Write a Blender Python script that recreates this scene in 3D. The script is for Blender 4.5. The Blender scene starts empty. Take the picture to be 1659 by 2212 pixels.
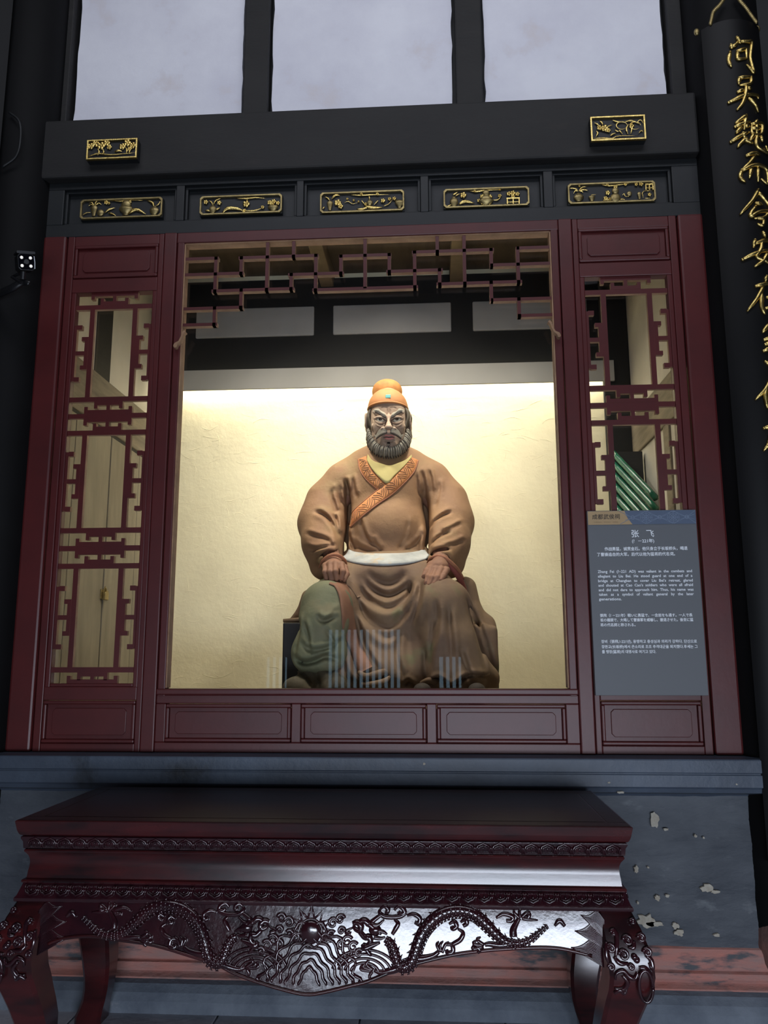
import bpy, math, random
import numpy as np
from mathutils import Vector, Matrix
from mathutils.bvhtree import BVHTree
C = bpy.context.scene.collection
pi = math.pi
# ---------------------------------------------------------------- camera
cam_d = bpy.data.cameras.new('camera'); cam = bpy.data.objects.new('camera', cam_d); C.objects.link(cam)
cam_d.sensor_fit = 'VERTICAL'; cam_d.sensor_height = 36.0; cam_d.lens = 36.0*1728/2212
cam_d.clip_start = .05
_f = Vector((-0.061806, 0.982872, 0.173616)); _r = Vector((0.997998, 0.063192, -0.002462)); _u = Vector((0.013391, -0.173116, 0.984810))
cam.matrix_world = Matrix(((_r.x, _u.x, -_f.x, .334), (_r.y, _u.y, -_f.y, -3.8), (_r.z, _u.z, -_f.z, 1.5), (0, 0, 0, 1)))
bpy.context.scene.camera = cam
# ---------------------------------------------------------------- world, lights, exposure
w = bpy.data.worlds.new('world'); bpy.context.scene.world = w; w.use_nodes = True
w.node_tree.nodes['Background'].inputs[0].default_value = (.55, .68, 1, 1)
w.node_tree.nodes['Background'].inputs[1].default_value = .6
vs = bpy.context.scene.view_settings
vs.view_transform = 'Standard'; vs.look = 'None'; vs.gamma = 1; vs.use_curve_mapping = False; vs.exposure = 0
def area(name, loc, target, sx, sy, power, col, spread=180):
    l = bpy.data.lights.new(name, 'AREA'); l.shape = 'RECTANGLE'; l.size = sx; l.size_y = sy
    l.energy = power; l.color = col; l.spread = math.radians(spread)
    o = bpy.data.objects.new(name, l); C.objects.link(o); o.location = loc
    o.rotation_euler = (Vector(target)-Vector(loc)).to_track_quat('-Z', 'Y').to_euler(); return o
# daylight coming in low through the open front of the hall behind the camera
area('courtyard_daylight', (1.0, -6.75, .48), (1.0, 0, .48), 3.8, .86, 230, (.78, .86, 1))
area('courtyard_glimpse', (-.6, -6.75, 1.38), (-.6, 0, 1.38), 2.8, .86, 6, (.45, .85, 1))
# added soft fill high under the hall roof, brightens the upper panels
area('upper_hall_fill', (.2, -2.4, 6.1), (0, 0, 3.3), 4.8, 1.3, 72, (.88, .9, 1))
# case lighting: cove strip behind the fascia, two lamps under the case ceiling
area('cove_strip', (0, 1.915, 3.56), (0, 1.965, 3.0), 3.3, .05, 19, (1, .93, .74))
for sx in (-1, 1):
    area('case_lamp', (sx*.6, .42, 4.1), (0, 1.1, 2.6), .2, .2, 14, (1, .93, .8), 120)
area('case_wall_fill', (0, .95, 4.15), (0, 1.9, 1.9), 2.6, .3, 17, (1, .93, .77), 90)  # added fill aimed at the cream wall, not a fitting of the case
# ---------------------------------------------------------------- materials
def lin(c): return tuple((v/255/12.92 if v/255 <= .04045 else ((v/255+.055)/1.055)**2.4) for v in c)
def mat(name, col, rough=.6, col2=None, ns=6, stretch=(1, 1, 1), bump=0, bs=40, metal=0, coat=0, spec=.5, thr=(.35, .7), col3=None, ns3=3, thr3=(.55, .6), det=6, emit=0, crough=.08):
    m = bpy.data.materials.new(name); m.use_nodes = True; t = m.node_tree; N = t.nodes; L = t.links
    b = N['Principled BSDF']; c = lin(col)+(1,)
    b.inputs['Base Color'].default_value = c; b.inputs['Roughness'].default_value = rough
    b.inputs['Metallic'].default_value = metal; b.inputs['Coat Weight'].default_value = coat; b.inputs['Coat Roughness'].default_value = crough
    b.inputs['Specular IOR Level'].default_value = spec
    tc = N.new('ShaderNodeTexCoord'); mp = N.new('ShaderNodeMapping'); L.new(tc.outputs['Object'], mp.inputs[0]); mp.inputs['Scale'].default_value = stretch
    def noise(s, d=det):
        n = N.new('ShaderNodeTexNoise'); n.inputs['Scale'].default_value = s; n.inputs['Detail'].default_value = d; n.inputs['Roughness'].default_value = .62
        L.new(mp.outputs[0], n.inputs['Vector']); return n
    def ramp(n, a, z):
        r = N.new('ShaderNodeMapRange'); r.inputs[1].default_value = a; r.inputs[2].default_value = z; L.new(n.outputs[0], r.inputs[0]); return r
    def mix(fac, A, Bc):
        x = N.new('ShaderNodeMix'); x.data_type = 'RGBA'; L.new(fac.outputs[0], x.inputs[0])
        if isinstance(A, tuple): x.inputs[6].default_value = A
        else: L.new(A.outputs[2], x.inputs[6])
        x.inputs[7].default_value = Bc; return x
    last = c
    if col2: last = mix(ramp(noise(ns), *thr), c, lin(col2)+(1,))
    if col3: last = mix(ramp(noise(ns3), *thr3), last, lin(col3)+(1,))
    if not isinstance(last, tuple): L.new(last.outputs[2], b.inputs['Base Color'])
    if bump:
        bn = N.new('ShaderNodeBump'); bn.inputs['Strength'].default_value = bump; bn.inputs['Distance'].default_value = .01
        L.new(noise(bs, 8).outputs[0], bn.inputs['Height']); L.new(bn.outputs[0], b.inputs['Normal'])
    if emit:
        b.inputs['Emission Color'].default_value = c; b.inputs['Emission Strength'].default_value = emit
    return m
M = {}
M['red'] = mat('red_paint', (82, 27, 27), .44, (69, 23, 24), 3, bump=.05, bs=30)
M['bare'] = mat('bare_wood', (156, 122, 92), .7, (126, 94, 70), 12, (1, 1, 1))
M['black'] = mat('black_paint', (25, 28, 30), .55, (18, 20, 22), 2.5, (1, 1, 1), bump=.12, bs=14)
M['beam'] = mat('black_timber', (29, 28, 27), .7, (20, 19, 19), 2, (1, 1, 3), bump=.25, bs=20, col3=(35, 32, 30), ns3=5, thr3=(.6, .75))
M['plaster'] = mat('white_plaster', (226, 226, 232), .85, (206, 205, 215), 1.6, bump=.35, bs=5, col3=(212, 206, 208), ns3=3.2, thr3=(.56, .7))
M['niche_plaster'] = mat('niche_plaster', (196, 192, 180), .85, (176, 172, 160), 2, bump=.1, bs=8)
M['gold'] = mat('gilt', (238, 212, 134), .24, (196, 168, 98), 40, metal=1, bump=.25, bs=160)
M['gold_dull'] = mat('gilt_rubbed', (176, 158, 108), .42, (130, 114, 76), 30, metal=.9, bump=.2, bs=120)
M['lacquer'] = mat('dark_red_lacquer', (66, 19, 21), .26, crough=.2, col2=(30, 13, 16), ns=5, stretch=(.6, 1, 2.5), coat=.5, bump=.03, bs=30, thr=(.38, .62))
M['carved'] = mat('carved_lacquer', (52, 20, 26), .16, (28, 13, 20), 9, coat=.75, bump=.22, bs=14)
M['tabletop'] = mat('worn_tabletop', (38, 22, 21), .3, (22, 18, 19), 4, (.4, 2, 1), spec=.3, bump=.04, bs=40, col3=(84, 66, 54), ns3=9, thr3=(.68, .74))
M['glass'] = None
M['ledge'] = mat('grey_painted_ledge', (70, 82, 98), .5, (50, 58, 70), 2.2, bump=.3, bs=16, col3=(20, 22, 25), ns3=1.3, thr3=(.58, .68))
M['plinth'] = mat('painted_plinth_wall', (80, 85, 92), .62, (50, 56, 65), 3.4, bump=1, bs=9, col3=(98, 103, 108), ns3=8, thr3=(.60, .72), stretch=(.7, 1, 1.6))  # tone contrast and pale streaks stand in for shading on the relief
M['chip'] = mat('bare_plaster_chip', (176, 172, 160), .9, (150, 140, 124), 30, bump=.3)
M['redbase'] = mat('flaking_red_base', (178, 116, 104), .8, (150, 122, 116), 5, (1, 1, 4), bump=.8, bs=14, col3=(82, 84, 88), ns3=3, thr3=(.54, .62))
M['greybase'] = mat('grey_stone_base', (110, 118, 128), .8, (80, 88, 100), 5, bump=.7, bs=18, col3=(130, 132, 138), ns3=9, thr3=(.66, .74))
M['floor'] = mat('stone_floor', (196, 196, 204), .6, (168, 169, 178), 4, bump=.3, bs=20)
M['niche_timber'] = mat('dark_niche_timber', (20, 20, 19), .8, (14, 14, 13), 3)  # darker tone than the black timber outside the niche
M['dark'] = mat('dark_interior', (30, 28, 26), .8)
def make_glass():
    m = bpy.data.materials.new('window_glass'); m.use_nodes = True; t = m.node_tree; N = t.nodes; L = t.links
    N.remove(N['Principled BSDF']); o = N['Material Output']
    a = N.new('ShaderNodeBsdfTransparent'); g = N.new('ShaderNodeBsdfGlossy'); g.inputs['Roughness'].default_value = 0
    fr = N.new('ShaderNodeFresnel'); fr.inputs[0].default_value = 1.45; mx = N.new('ShaderNodeMixShader')
    L.new(fr.outputs[0], mx.inputs[0]); L.new(a.outputs[0], mx.inputs[1]); L.new(g.outputs[0], mx.inputs[2]); L.new(mx.outputs[0], o.inputs[0]); return m
M['glass'] = make_glass()
# ---------------------------------------------------------------- mesh helpers
class MB:
    def __init__(s): s.v = []; s.f = []; s.m = []
    def add(s, vs, fs, m=0):
        n = len(s.v); s.v += [tuple(map(float, q)) for q in vs]
        for q in fs: s.f.append(tuple(n+i for i in q)); s.m.append(m)
    def box(s, x0, x1, y0, y1, z0, z1, m=0, mf=None):
        vs = [(x, y, z) for z in (z0, z1) for y in (y0, y1) for x in (x0, x1)]
        fs = [(0, 2, 3, 1), (4, 5, 7, 6), (0, 1, 5, 4), (2, 6, 7, 3), (0, 4, 6, 2), (1, 3, 7, 5)]
        for i, q in enumerate(fs): s.add([vs[j] for j in q], [(0, 1, 2, 3)], mf if (i == 2 and mf is not None) else m) if mf is not None else None
        if mf is None: s.add(vs, fs, m)
        return s
    def prism(s, poly, y0, y1, m=0):
        n = len(poly); vs = [(x, y0, z) for x, z in poly]+[(x, y1, z) for x, z in poly]
        fs = [tuple(range(n)), tuple(range(2*n-1, n-1, -1))]+[(i, n+i, n+(i+1) % n, (i+1) % n) for i in range(n)]
        s.add(vs, fs, m); return s
    def sweep(s, prof, path, m=0, closed=True, cap=True):
        # prof: list of (a, b) offsets ; path: list of (origin, axisA, axisB)
        n = len(prof); vs = []
        for o, A, Bx in path:
            for a, b in prof: vs.append(tuple(o[i]+A[i]*a+Bx[i]*b for i in range(3)))
        fs = []; k = n if closed else n-1
        for j in range(len(path)-1):
            for i in range(k): fs.append((j*n+i, j*n+(i+1) % n, (j+1)*n+(i+1) % n, (j+1)*n+i))
        if cap: fs += [tuple(range(n-1, -1, -1)), tuple((len(path)-1)*n+i for i in range(n))]
        s.add(vs, fs, m); return s
    def tube(s, pts, r, seg=8, m=0, flat=1, up=(0, 1, 0)):
        pts = [Vector(p[:3]) for p in pts]; n = len(pts)
        rs = r if isinstance(r, (list, tuple)) else [r]*n
        if len(rs) != n: rs = list(np.interp(np.linspace(0, 1, n), np.linspace(0, 1, len(rs)), rs))
        vs = []; U0 = Vector(up)
        for i in range(n):
            t = (pts[min(i+1, n-1)]-pts[max(i-1, 0)])
            t = t.normalized() if t.length > 1e-9 else Vector((1, 0, 0))
            a = t.cross(U0)
            a = a.normalized() if a.length > 1e-5 else t.orthogonal().normalized()
            b = a.cross(t)
            for k in range(seg):
                an = 2*pi*k/seg; vs.append(pts[i]+a*math.cos(an)*rs[i]+b*math.sin(an)*rs[i]*flat)
        fs = [(j*seg+i, j*seg+(i+1) % seg, (j+1)*seg+(i+1) % seg, (j+1)*seg+i) for j in range(n-1) for i in range(seg)]
        fs += [tuple(range(seg-1, -1, -1)), tuple((n-1)*seg+i for i in range(seg))]
        s.add(vs, fs, m); return s
    def ball(s, c, r, seg=12, ring=8, m=0, rot=None):
        r = r if isinstance(r, (tuple, list)) else (r, r, r); vs = []; R = rot or Matrix.Identity(3)
        for j in range(1, ring):
            th = pi*j/ring
            for i in range(seg):
                ph = 2*pi*i/seg; q = R @ Vector((r[0]*math.sin(th)*math.cos(ph), r[1]*math.sin(th)*math.sin(ph), r[2]*math.cos(th))); vs.append((c[0]+q.x, c[1]+q.y, c[2]+q.z))
        a = R @ Vector((0, 0, r[2])); vs.append((c[0]+a.x, c[1]+a.y, c[2]+a.z)); vs.append((c[0]-a.x, c[1]-a.y, c[2]-a.z)); T = len(vs)-2
        fs = [(j*seg+i, (j+1)*seg+i, (j+1)*seg+(i+1) % seg, j*seg+(i+1) % seg) for j in range(ring-2) for i in range(seg)]
        fs += [(T, i, (i+1) % seg) for i in range(seg)]+[(T+1, (ring-2)*seg+(i+1) % seg, (ring-2)*seg+i) for i in range(seg)]
        s.add(vs, fs, m); return s
    def lathe(s, prof, c, seg=16, m=0, sy=1.0):
        vs = [(c[0]+r*math.cos(2*pi*i/seg), c[1]+sy*r*math.sin(2*pi*i/seg), c[2]+z) for r, z in prof for i in range(seg)]; n = len(prof)
        fs = [(j*seg+i, j*seg+(i+1) % seg, (j+1)*seg+(i+1) % seg, (j+1)*seg+i) for j in range(n-1) for i in range(seg)]
        fs += [tuple(range(seg-1, -1, -1)), tuple((n-1)*seg+i for i in range(seg))]
        s.add(vs, fs, m); return s
    def build(s, name, mats, parent=None, smooth=False, bevel=0):
        me = bpy.data.meshes.new(name); me.from_pydata(s.v, [], s.f)
        if not isinstance(mats, (list, tuple)): mats = [mats]
        for q in mats: me.materials.append(M[q] if isinstance(q, str) else q)
        if len(mats) > 1: me.polygons.foreach_set('material_index', s.m)
        if smooth:
            me.polygons.foreach_set('use_smooth', [True]*len(me.polygons))
        o = bpy.data.objects.new(name, me); C.objects.link(o)
        if smooth == 'auto':
            me.set_sharp_from_angle(angle=math.radians(40))
        if parent: o.parent = parent
        if bevel:
            b = o.modifiers.new('bevel', 'BEVEL'); b.width = bevel; b.segments = 2; b.limit_method = 'ANGLE'
        return o
def tag(o, label=None, cat=None, group=None, kind=None):
    for k, v in (('label', label), ('category', cat), ('group', group), ('kind', kind)):
        if v: o[k] = v
    return o
def empty(name, label, cat, loc=(0, 0, 0), group=None, kind=None):
    # the Empty stands at the thing's base; children keep world coordinates through the parent inverse
    o = bpy.data.objects.new(name, None); C.objects.link(o); o.location = loc; o.empty_display_size = .05
    tag(o, label, cat, group, kind); return o
def settle():
    # children were modelled in world coordinates: cancel the base offset of their Empty
    for o in bpy.data.objects:
        if o.parent and o.parent.type == 'EMPTY' and not o.get('_own'):
            o.matrix_parent_inverse = Matrix.Translation(o.parent.location).inverted()
    for o in bpy.data.objects:
        if '_own' in o: del o['_own']
def smooth_path(pts, k=6):
    P = [np.array(p, float) for p in pts]; out = []
    P = [2*P[0]-P[1]]+P+[2*P[-1]-P[-2]]
    for i in range(1, len(P)-2):
        for j in range(k):
            t = j/k; a, b, c, d = P[i-1:i+3]
            out.append(tuple(.5*((2*b)+(c-a)*t+(2*a-5*b+4*c-d)*t*t+(3*b-a-3*c+d)*t**3)))
    out.append(tuple(P[-2])); return out
def spiral(cx, cz, r, turns=1.5, a0=0, sgn=1, n=22, y=0):
    return [(cx+sgn*r*(1-.85*i/(n-1))*math.cos(a0+2*pi*turns*i/(n-1)), y, cz+r*(1-.85*i/(n-1))*math.sin(a0+2*pi*turns*i/(n-1))) for i in range(n)]
rnd = random.Random(4)
# ================================================================ the hall shell
def struct(name, mb, m, **k):
    o = mb.build(name, m, **k); o['kind'] = 'structure'; return o
struct('floor', MB().box(-4.5, 4.5, -7.2, 3, -.12, -.012), 'floor')
fl = bpy.data.objects['floor']
tile = MB().box(.004, .596, .004, .396, -.03, 0)
tile_me = None
for i in range(-4, 5):
    for j in range(-5, 0):
        if tile_me is None:
            o = tile.build('stone_tile', 'floor', fl, bevel=.003); tile_me = o
        else:
            o = tile_me.copy(); C.objects.link(o); o.parent = fl
        o.location = (i*.6+(.3 if j % 2 else 0)-.3, j*.4, 0)
struct('ceiling', MB().box(-4.5, 4.5, -7.2, 3, 6.4, 6.5), 'dark')
struct('wall_left', MB().box(-4.6, -4.5, -7.2, 3, -.1, 6.5), 'dark')
struct('wall_right', MB().box(4.5, 4.6, -7.2, 3, -.1, 6.5), 'dark')
# wall behind the camera: low open band shaped for the daylight reflected in the apron and three slatted windows above it
wf = MB()
xs = [(-4.5, -1.86), (-1.58, -1.05), (-.08, .38), (.66, 4.5)]
for a, b in xs: wf.box(a, b, -6.6, -6.5, .95, 1.8)
wf.box(-1.86, -1.58, -6.6, -6.5, 1.45, 1.8); wf.box(.38, .66, -6.6, -6.5, 1.45, 1.8)
wf.box(-4.5, 4.5, -6.6, -6.5, 1.8, 6.4); wf.box(-4.5, -.9, -6.6, -6.5, 0, .95); wf.box(2.9, 4.5, -6.6, -6.5, 0, .95)
struct('wall_front', wf, 'dark')
for n_, (a, b, z0, z1) in enumerate(((-1.86, -1.58, .95, 1.45), (-1.05, -.08, .95, 1.8), (.38, .66, .95, 1.45))):
    wn = bpy.data.objects.new('window_%d' % (n_+1), None); C.objects.link(wn); wn['kind'] = 'structure'; wn.location = ((a+b)/2, -6.55, z0)
    x = a+.05
    while x < b-.02:
        MB().box(x, x+.036, -6.57, -6.53, z0, z1).build('slat', 'dark', wn); x += .08
# wall around the display: upper black timber frame with white plaster panels
wb = struct('wall_back', MB().box(-4.5, -1.72, .02, .2, 0, 6.4).box(1.72, 4.5, .02, .2, 0, 6.4).box(-1.72, 1.72, .14, .2, 4.3, 6.4), 'black')
for a, b in ((-1.64, -.693), (-.523, .468), (.645, 1.6)):
    # plaster fields with a slightly uneven trowelled edge
    top = [(b, 6.3), (a, 6.3)]; n = 26
    left = [(a+rnd.uniform(-.004, .004), 6.3-(6.3-4.42)*(i+1)/n) for i in range(n)]
    bot = [(a+(b-a)*i/n, 4.425+rnd.uniform(-.004, .004)) for i in range(1, n)]
    right = [(b+rnd.uniform(-.004, .004), 4.425+(6.3-4.425)*i/n) for i in range(n)]
    MB().prism(top+left+bot+right, .098, .15).build('plaster_panel', 'plaster', wb)
for a, b in ((-1.9, -1.66), (-.675, -.54), (.488, .627), (1.62, 1.9)):
    MB().box(a, b, .05, .16, 4.3, 6.4).build('upright', 'beam', wb, bevel=.006)
MB().box(-1.72, 1.72, .06, .16, 4.33, 4.4).build('rail', 'beam', wb, bevel=.006)
tb = struct('trim_1', MB().box(-1.73, 1.70, -.05, .14, 3.985, 4.325), 'beam', bevel=.012)
# lintel with five recessed panels
lb = MB(); lb.box(-1.71, 1.70, .045, .14, 3.67, 3.985)
RX = [(-1.612, -1.003), (-.958, -.36), (-.323, .288), (.33, .92), (.968, 1.568)]; ed = [-1.71]+[v for q in RX for v in q]+[1.70]
lb.box(-1.71, 1.70, 0, .05, 3.67, 3.742); lb.box(-1.71, 1.70, 0, .05, 3.945, 3.985)
for i in range(0, len(ed), 2): lb.box(ed[i], ed[i+1], 0, .05, 3.742, 3.945)
lo = struct('trim_2', lb, 'black', bevel=.004)
for a, b in RX:
    k = MB()
    for x0, x1, z0, z1 in ((a, b, 3.742, 3.756), (a, b, 3.931, 3.945), (a, a+.014, 3.756, 3.931), (b-.014, b, 3.756, 3.931)): k.box(x0, x1, .018, .05, z0, z1)
    k.build('recess_moulding', 'black', lo, bevel=.003)
# ================================================================ red facade
def frame_panel(root, x0, x1, z0, z1, chamf=.03):
    # moulded raised field: outer moulding, recessed ground, raised centre with cut corners
    k = MB(); t = .016
    for a, b, c, d in ((x0, x1, z1-t, z1), (x0, x1, z0, z0+t), (x0, x0+t, z0+t, z1-t), (x1-t, x1, z0+t, z1-t)): k.box(a, b, -.008, .02, c, d)
    k.build('panel_moulding', 'red', root, bevel=.005)
    pn = MB().box(x0+t, x1-t, .008, .02, z0+t, z1-t)
    i = t+.028; a, b, c, d = x0+i, x1-i, z0+i*.8, z1-i*.8; q = .014
    pn.prism([(a+q, c), (b-q, c), (b, c+q), (b, d-q), (b-q, d), (a+q, d), (a, d-q), (a, c+q)], .001, .01)
    pn.build('panel', 'red', root, bevel=.0025)
def screen(side, label):
    s = side; r = empty('lattice_screen', label, 'screen', (s*1.311, .03, 1.045))
    X = lambda a: s*a
    def bx(mb, a, b, y0, y1, z0, z1, **k): mb.box(min(X(a), X(b)), max(X(a), X(b)), y0, y1, z0, z1, **k); return mb
    for a, b in ((1.055, 1.082), (1.535, 1.572)):
        bx(MB(), a, b, -.002, .06, 1.045, 3.67).build('stile', 'red', r, bevel=.004)
    for a, b in ((1.082, 1.105), (1.511, 1.535)):
        bx(MB(), a, b, .004, .05, 1.3, 3.39).build('inner_bead', 'red', r, bevel=.004)
    for z0, z1 in ((1.045, 1.085), (1.283, 1.345), (3.354, 3.43), (3.615, 3.67)):
        bx(MB(), 1.082, 1.535, 0, .055, z0, z1).build('rail', 'red', r, bevel=.004)
    bx(MB(), 1.105, 1.511, .004, .05, 1.345, 1.36).build('inner_bead', 'red', r, bevel=.004)
    for z0, z1 in ((1.085, 1.283), (3.43, 3.615)):
        a, b = sorted((X(1.083), X(1.53))); frame_panel(r, a, b, z0+.002, z1-.002)
    # lattice: all pieces 26 mm deep, painted front, bare wooden sides
    L0, L1, cx = 1.105, 1.511, 1.308
    def piece(boxes, name='fret'):
        mb = MB()
        for a, b, z0, z1 in boxes: bx(mb, a, b, .012 if name == 'fret' else .0128, .034, z0, z1, m=1, mf=0)
        mb.build(name, ['red', 'bare'], r)
    H = [3.275, 2.776, 2.688, 2.600, 2.101, 2.012, 1.924, 1.424]
    for h in H: piece([(L0, L1, h-.0125, h+.0125)], 'lattice_bar')
    for t, b in ((3.275, 2.776), (2.600, 2.101), (1.924, 1.424)):
        t -= .0125; b += .0125; mz = (t+b)/2
        for q in (-1, 1):
            vx = cx+q*.113; piece([(vx-.0125, vx+.0125, b, t)], 'lattice_bar')
            fe = cx+q*(L1-L0)/2; be = cx+q*.1255
            piece([(min(be, fe), max(be, fe), mz-.011, mz+.011)], 'lattice_bar')
            # hooked fret on the frame side
            piece([(min(fe, fe-q*.013), max(fe, fe-q*.013), mz-.15, mz+.15)]+[(min(fe-q*.04, fe-q*.013), max(fe-q*.04, fe-q*.013), mz+k*.141-.012, mz+k*.141+.012) for k in (-1, 1)])
            piece([(min(be, be+q*.019), max(be, be+q*.019), mz-.088, mz+.088)]+[(min(be+q*.019, be+q*.036), max(be+q*.019, be+q*.036), mz+k*.077-.011, mz+k*.077+.011) for k in (-1, 1)])
    def band(z0, z1, wide_top):
        piece([(cx-.009, cx+.009, z0, z1)], 'lattice_bar')
        for up, wdt in ((True, .124 if wide_top else .074), (False, .074 if wide_top else .124)):
            h = .019
            if up: piece([(cx-wdt, cx+wdt, z1-h, z1)]+[(cx+k*(wdt-.009)-.009, cx+k*(wdt-.009)+.009, z1-h-.017, z1-h) for k in (-1, 1)])
            else: piece([(cx-wdt, cx+wdt, z0, z0+h)]+[(cx+k*(wdt-.009)-.009, cx+k*(wdt-.009)+.009, z0+h, z0+h+.017) for k in (-1, 1)])
    band(3.2875, 3.354, True)
    for a, b, c, d in ((2.7005, 2.7635, 2.6125, 2.6755), (2.0245, 2.0885, 1.9365, 1.9995)): band(a, b, False); band(c, d, True)
    band(1.36, 1.4115, False)
    MB().box(min(X(L0), X(L1)), max(X(L0), X(L1)), .040, .044, 1.35, 3.36).build('glass_pane', 'glass', r)
    return r
screen(-1, 'dark red lattice screen with fretwork left of the statue window')
screen(1, 'dark red lattice screen with fretwork behind the grey information sign')
for s, lb_ in ((-1, 'plain dark red post at the far left end of the red facade'), (1, 'plain dark red post with chalky scuffs at the right end of the red facade')):
    a, b = sorted((s*1.578, s*1.702)); o = MB().box(a, b, -.012, .08, 1.045, 3.672).build('red_post', 'red', bevel=.012); tag(o, lb_, 'post')
# central window
dw = empty('display_window', 'large red framed display window in front of the seated statue', 'window', (0, .03, 1.045))
for s in (-1, 1):
    a, b = sorted((s*.985, s*1.052)); MB().box(a, b, -.01, .075, 1.045, 3.67).build('jamb', 'red', dw, bevel=.006)
    a, b = sorted((s*.945, s*.982)); MB().box(a, b, -.002, .06, 1.3, 3.62, m=0).build('inner_jamb', 'red', dw, bevel=.005)
    a, b = sorted((s*.939, s*.945)); MB().box(a, b, .004, .06, 1.34, 3.61).build('bare_edge', 'bare', dw)
MB().box(-.985, .985, -.004, .06, 3.612, 3.67).build('head_rail', 'red', dw, bevel=.005)
MB().box(-.94, .94, .004, .06, 3.605, 3.612).build('bare_edge', 'bare', dw)
MB().box(-.985, .985, -.012, .07, 1.308, 1.336).build('sill', 'red', dw, bevel=.006)
MB().box(-.985, .985, -.001, .06, 1.268, 1.308).build('rail', 'red', dw, bevel=.004)
MB().box(-.985, .985, -.001, .06, 1.045, 1.092).build('rail', 'red', dw, bevel=.004)
for a, b in ((-.985, -.938), (-.34, -.296), (.29, .335), (.925, .985)): MB().box(a, b, -.001, .06, 1.092, 1.268).build('muntin', 'red', dw, bevel=.004)
for a, b in ((-.938, -.34), (-.296, .29), (.335, .925)): frame_panel(dw, a+.002, b-.002, 1.094, 1.266)
MB().box(-.945, .945, .048, .054, 1.33, 3.62).build('glass_pane', 'glass', dw)
# stepped lattice frieze
t = .0085
fh = [(-.94, -.773, 3.525), (-.94, -.638, 3.437), (-.65, -.25, 3.522), (-.787, -.373, 3.343), (-.389, -.118, 3.42), (-.1265, .1265, 3.513), (-.262, .262, 3.332), (-.94, -.637, 3.249), (-.94, -.768, 3.161)]
fv = [(-.778, 3.343, 3.525), (-.644, 3.437, 3.522), (-.508, 3.343, 3.612), (-.371, 3.522, 3.612), (-.381, 3.343, 3.42), (-.2545, 3.332, 3.522), (-.1245, 3.42, 3.513), (-.64, 3.249, 3.343), (-.776, 3.161, 3.249)]
for q in (1, -1):
    for a, b, z in fh:
        if q < 0 and a == -b: continue
        x0, x1 = sorted((q*a, q*b)); MB().box(x0-t*(a > -.93), x1+t, .006, .036, z-t, z+t, m=1, mf=0).build('lattice_bar', ['red', 'bare'], dw)
    for x, z0, z1 in fv: MB().box(q*x-t, q*x+t, .006, .036, z0-t, z1+(t if z1 < 3.6 else 0), m=1, mf=0).build('lattice_bar', ['red', 'bare'], dw)
MB().box(-t, t, .006, .036, 3.332, 3.612, m=1, mf=0).build('lattice_bar', ['red', 'bare'], dw)
for q in (1, -1):   # little carved brackets at the ends of the frieze
    pr = [(-.918, 3.118), (-.928, 3.108), (-.934, 3.085), (-.945, 3.06), (-.965, 3.05), (-.972, 3.035), (-.966, 3.024), (-.955, 3.026), (-.95, 3.042), (-.936, 3.055), (-.926, 3.075), (-.918, 3.1), (-.908, 3.108)]
    MB().prism([(q*x, z) for x, z in pr][::q], -.035, .0).build('carved_bracket', 'bare', dw, bevel=.003)
# ================================================================ case interior
M['yellow'] = mat('cream_plaster', (236, 228, 194), .8, (224, 215, 182), 1.2, bump=1, bs=4)
cw = struct('wall_niche_back', MB().box(-1.9, 1.9, 2.0, 2.1, .9, 4.6), 'yellow')
# trowel ridges of the rough cream plaster
tr = MB()
for i in range(420):
    x = rnd.uniform(-1.7, 1.7); z = rnd.uniform(1.2, 3.35); L_ = rnd.uniform(.03, .14); a = rnd.uniform(-.45, .45)+(pi/2 if rnd.random() < .12 else 0); c = rnd.uniform(-.8, .8)
    pts = [(x+L_*u*math.cos(a+c*u), 1.9995, z+L_*u*math.sin(a+c*u)) for u in np.linspace(-.5, .5, 7)]
    tr.tube(pts, [.0005, rnd.uniform(.001, .0026), .0004], 6, flat=.5)
o = tr.build('trowel_ridge', 'yellow', cw, smooth=True); o['kind'] = 'stuff'
M['niche_field'] = mat('grey_field_plaster', (150, 148, 144), .85, (138, 136, 132), 3)  # greyer tone than the plaster of the niche side walls
MB().box(-1.85, 1.85, 1.93, 1.99, 3.62, 4.35).build('timbering', 'niche_timber', cw)
for a, b in ((-1.475, -.558), (-.412, .487), (.649, 1.5)): MB().box(a, b, 1.915, 1.94, 3.885, 4.12).build('plaster_panel', 'niche_field', cw, bevel=.01)
M['fascia'] = mat('fascia_board', (150, 148, 142), .7, (140, 138, 132), 2)
tag(MB().box(-1.62, 1.66, 1.845, 1.865, 3.443, 3.6).build('light_fascia', 'fascia', bevel=.003), 'long pale grey fascia board hiding the strip light above the cream wall', 'fascia')
struct('ceiling_niche', MB().box(-1.9, 1.9, .21, 2.1, 4.42, 4.5), mat('ceiling_boards', (96, 84, 66), .75, (70, 60, 48), 2.5, (3, .5, 1), bump=.2))
for x in (-.46, .53): tag(MB().box(x-.05, x+.05, .1, 2.0, 4.28, 4.42).build('ceiling_joist', mat('joist_wood', (120, 104, 80), .75, (90, 78, 60), 4), bevel=.006), 'pale joist under the case ceiling, %s of the statue' % ('left' if x < 0 else 'right'), 'joist')
for s, nm in ((-1, 'wall_niche_left'), (1, 'wall_niche_right')):
    a, b = sorted((s*1.78, s*1.9)); struct(nm, MB().box(a, b, .1, 2.0, .9, 4.42), 'niche_plaster')
wl = bpy.data.objects['wall_niche_left']; wr = bpy.data.objects['wall_niche_right']
M['beamgrey'] = mat('weathered_beam', (128, 118, 100), .7, (92, 84, 72), 6, (1, .4, 3), bump=.3, bs=24)
MB().box(-1.8, -1.765, .09, 1.97, 2.925, 3.245).build('beam', 'beamgrey', wl, bevel=.008)
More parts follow.
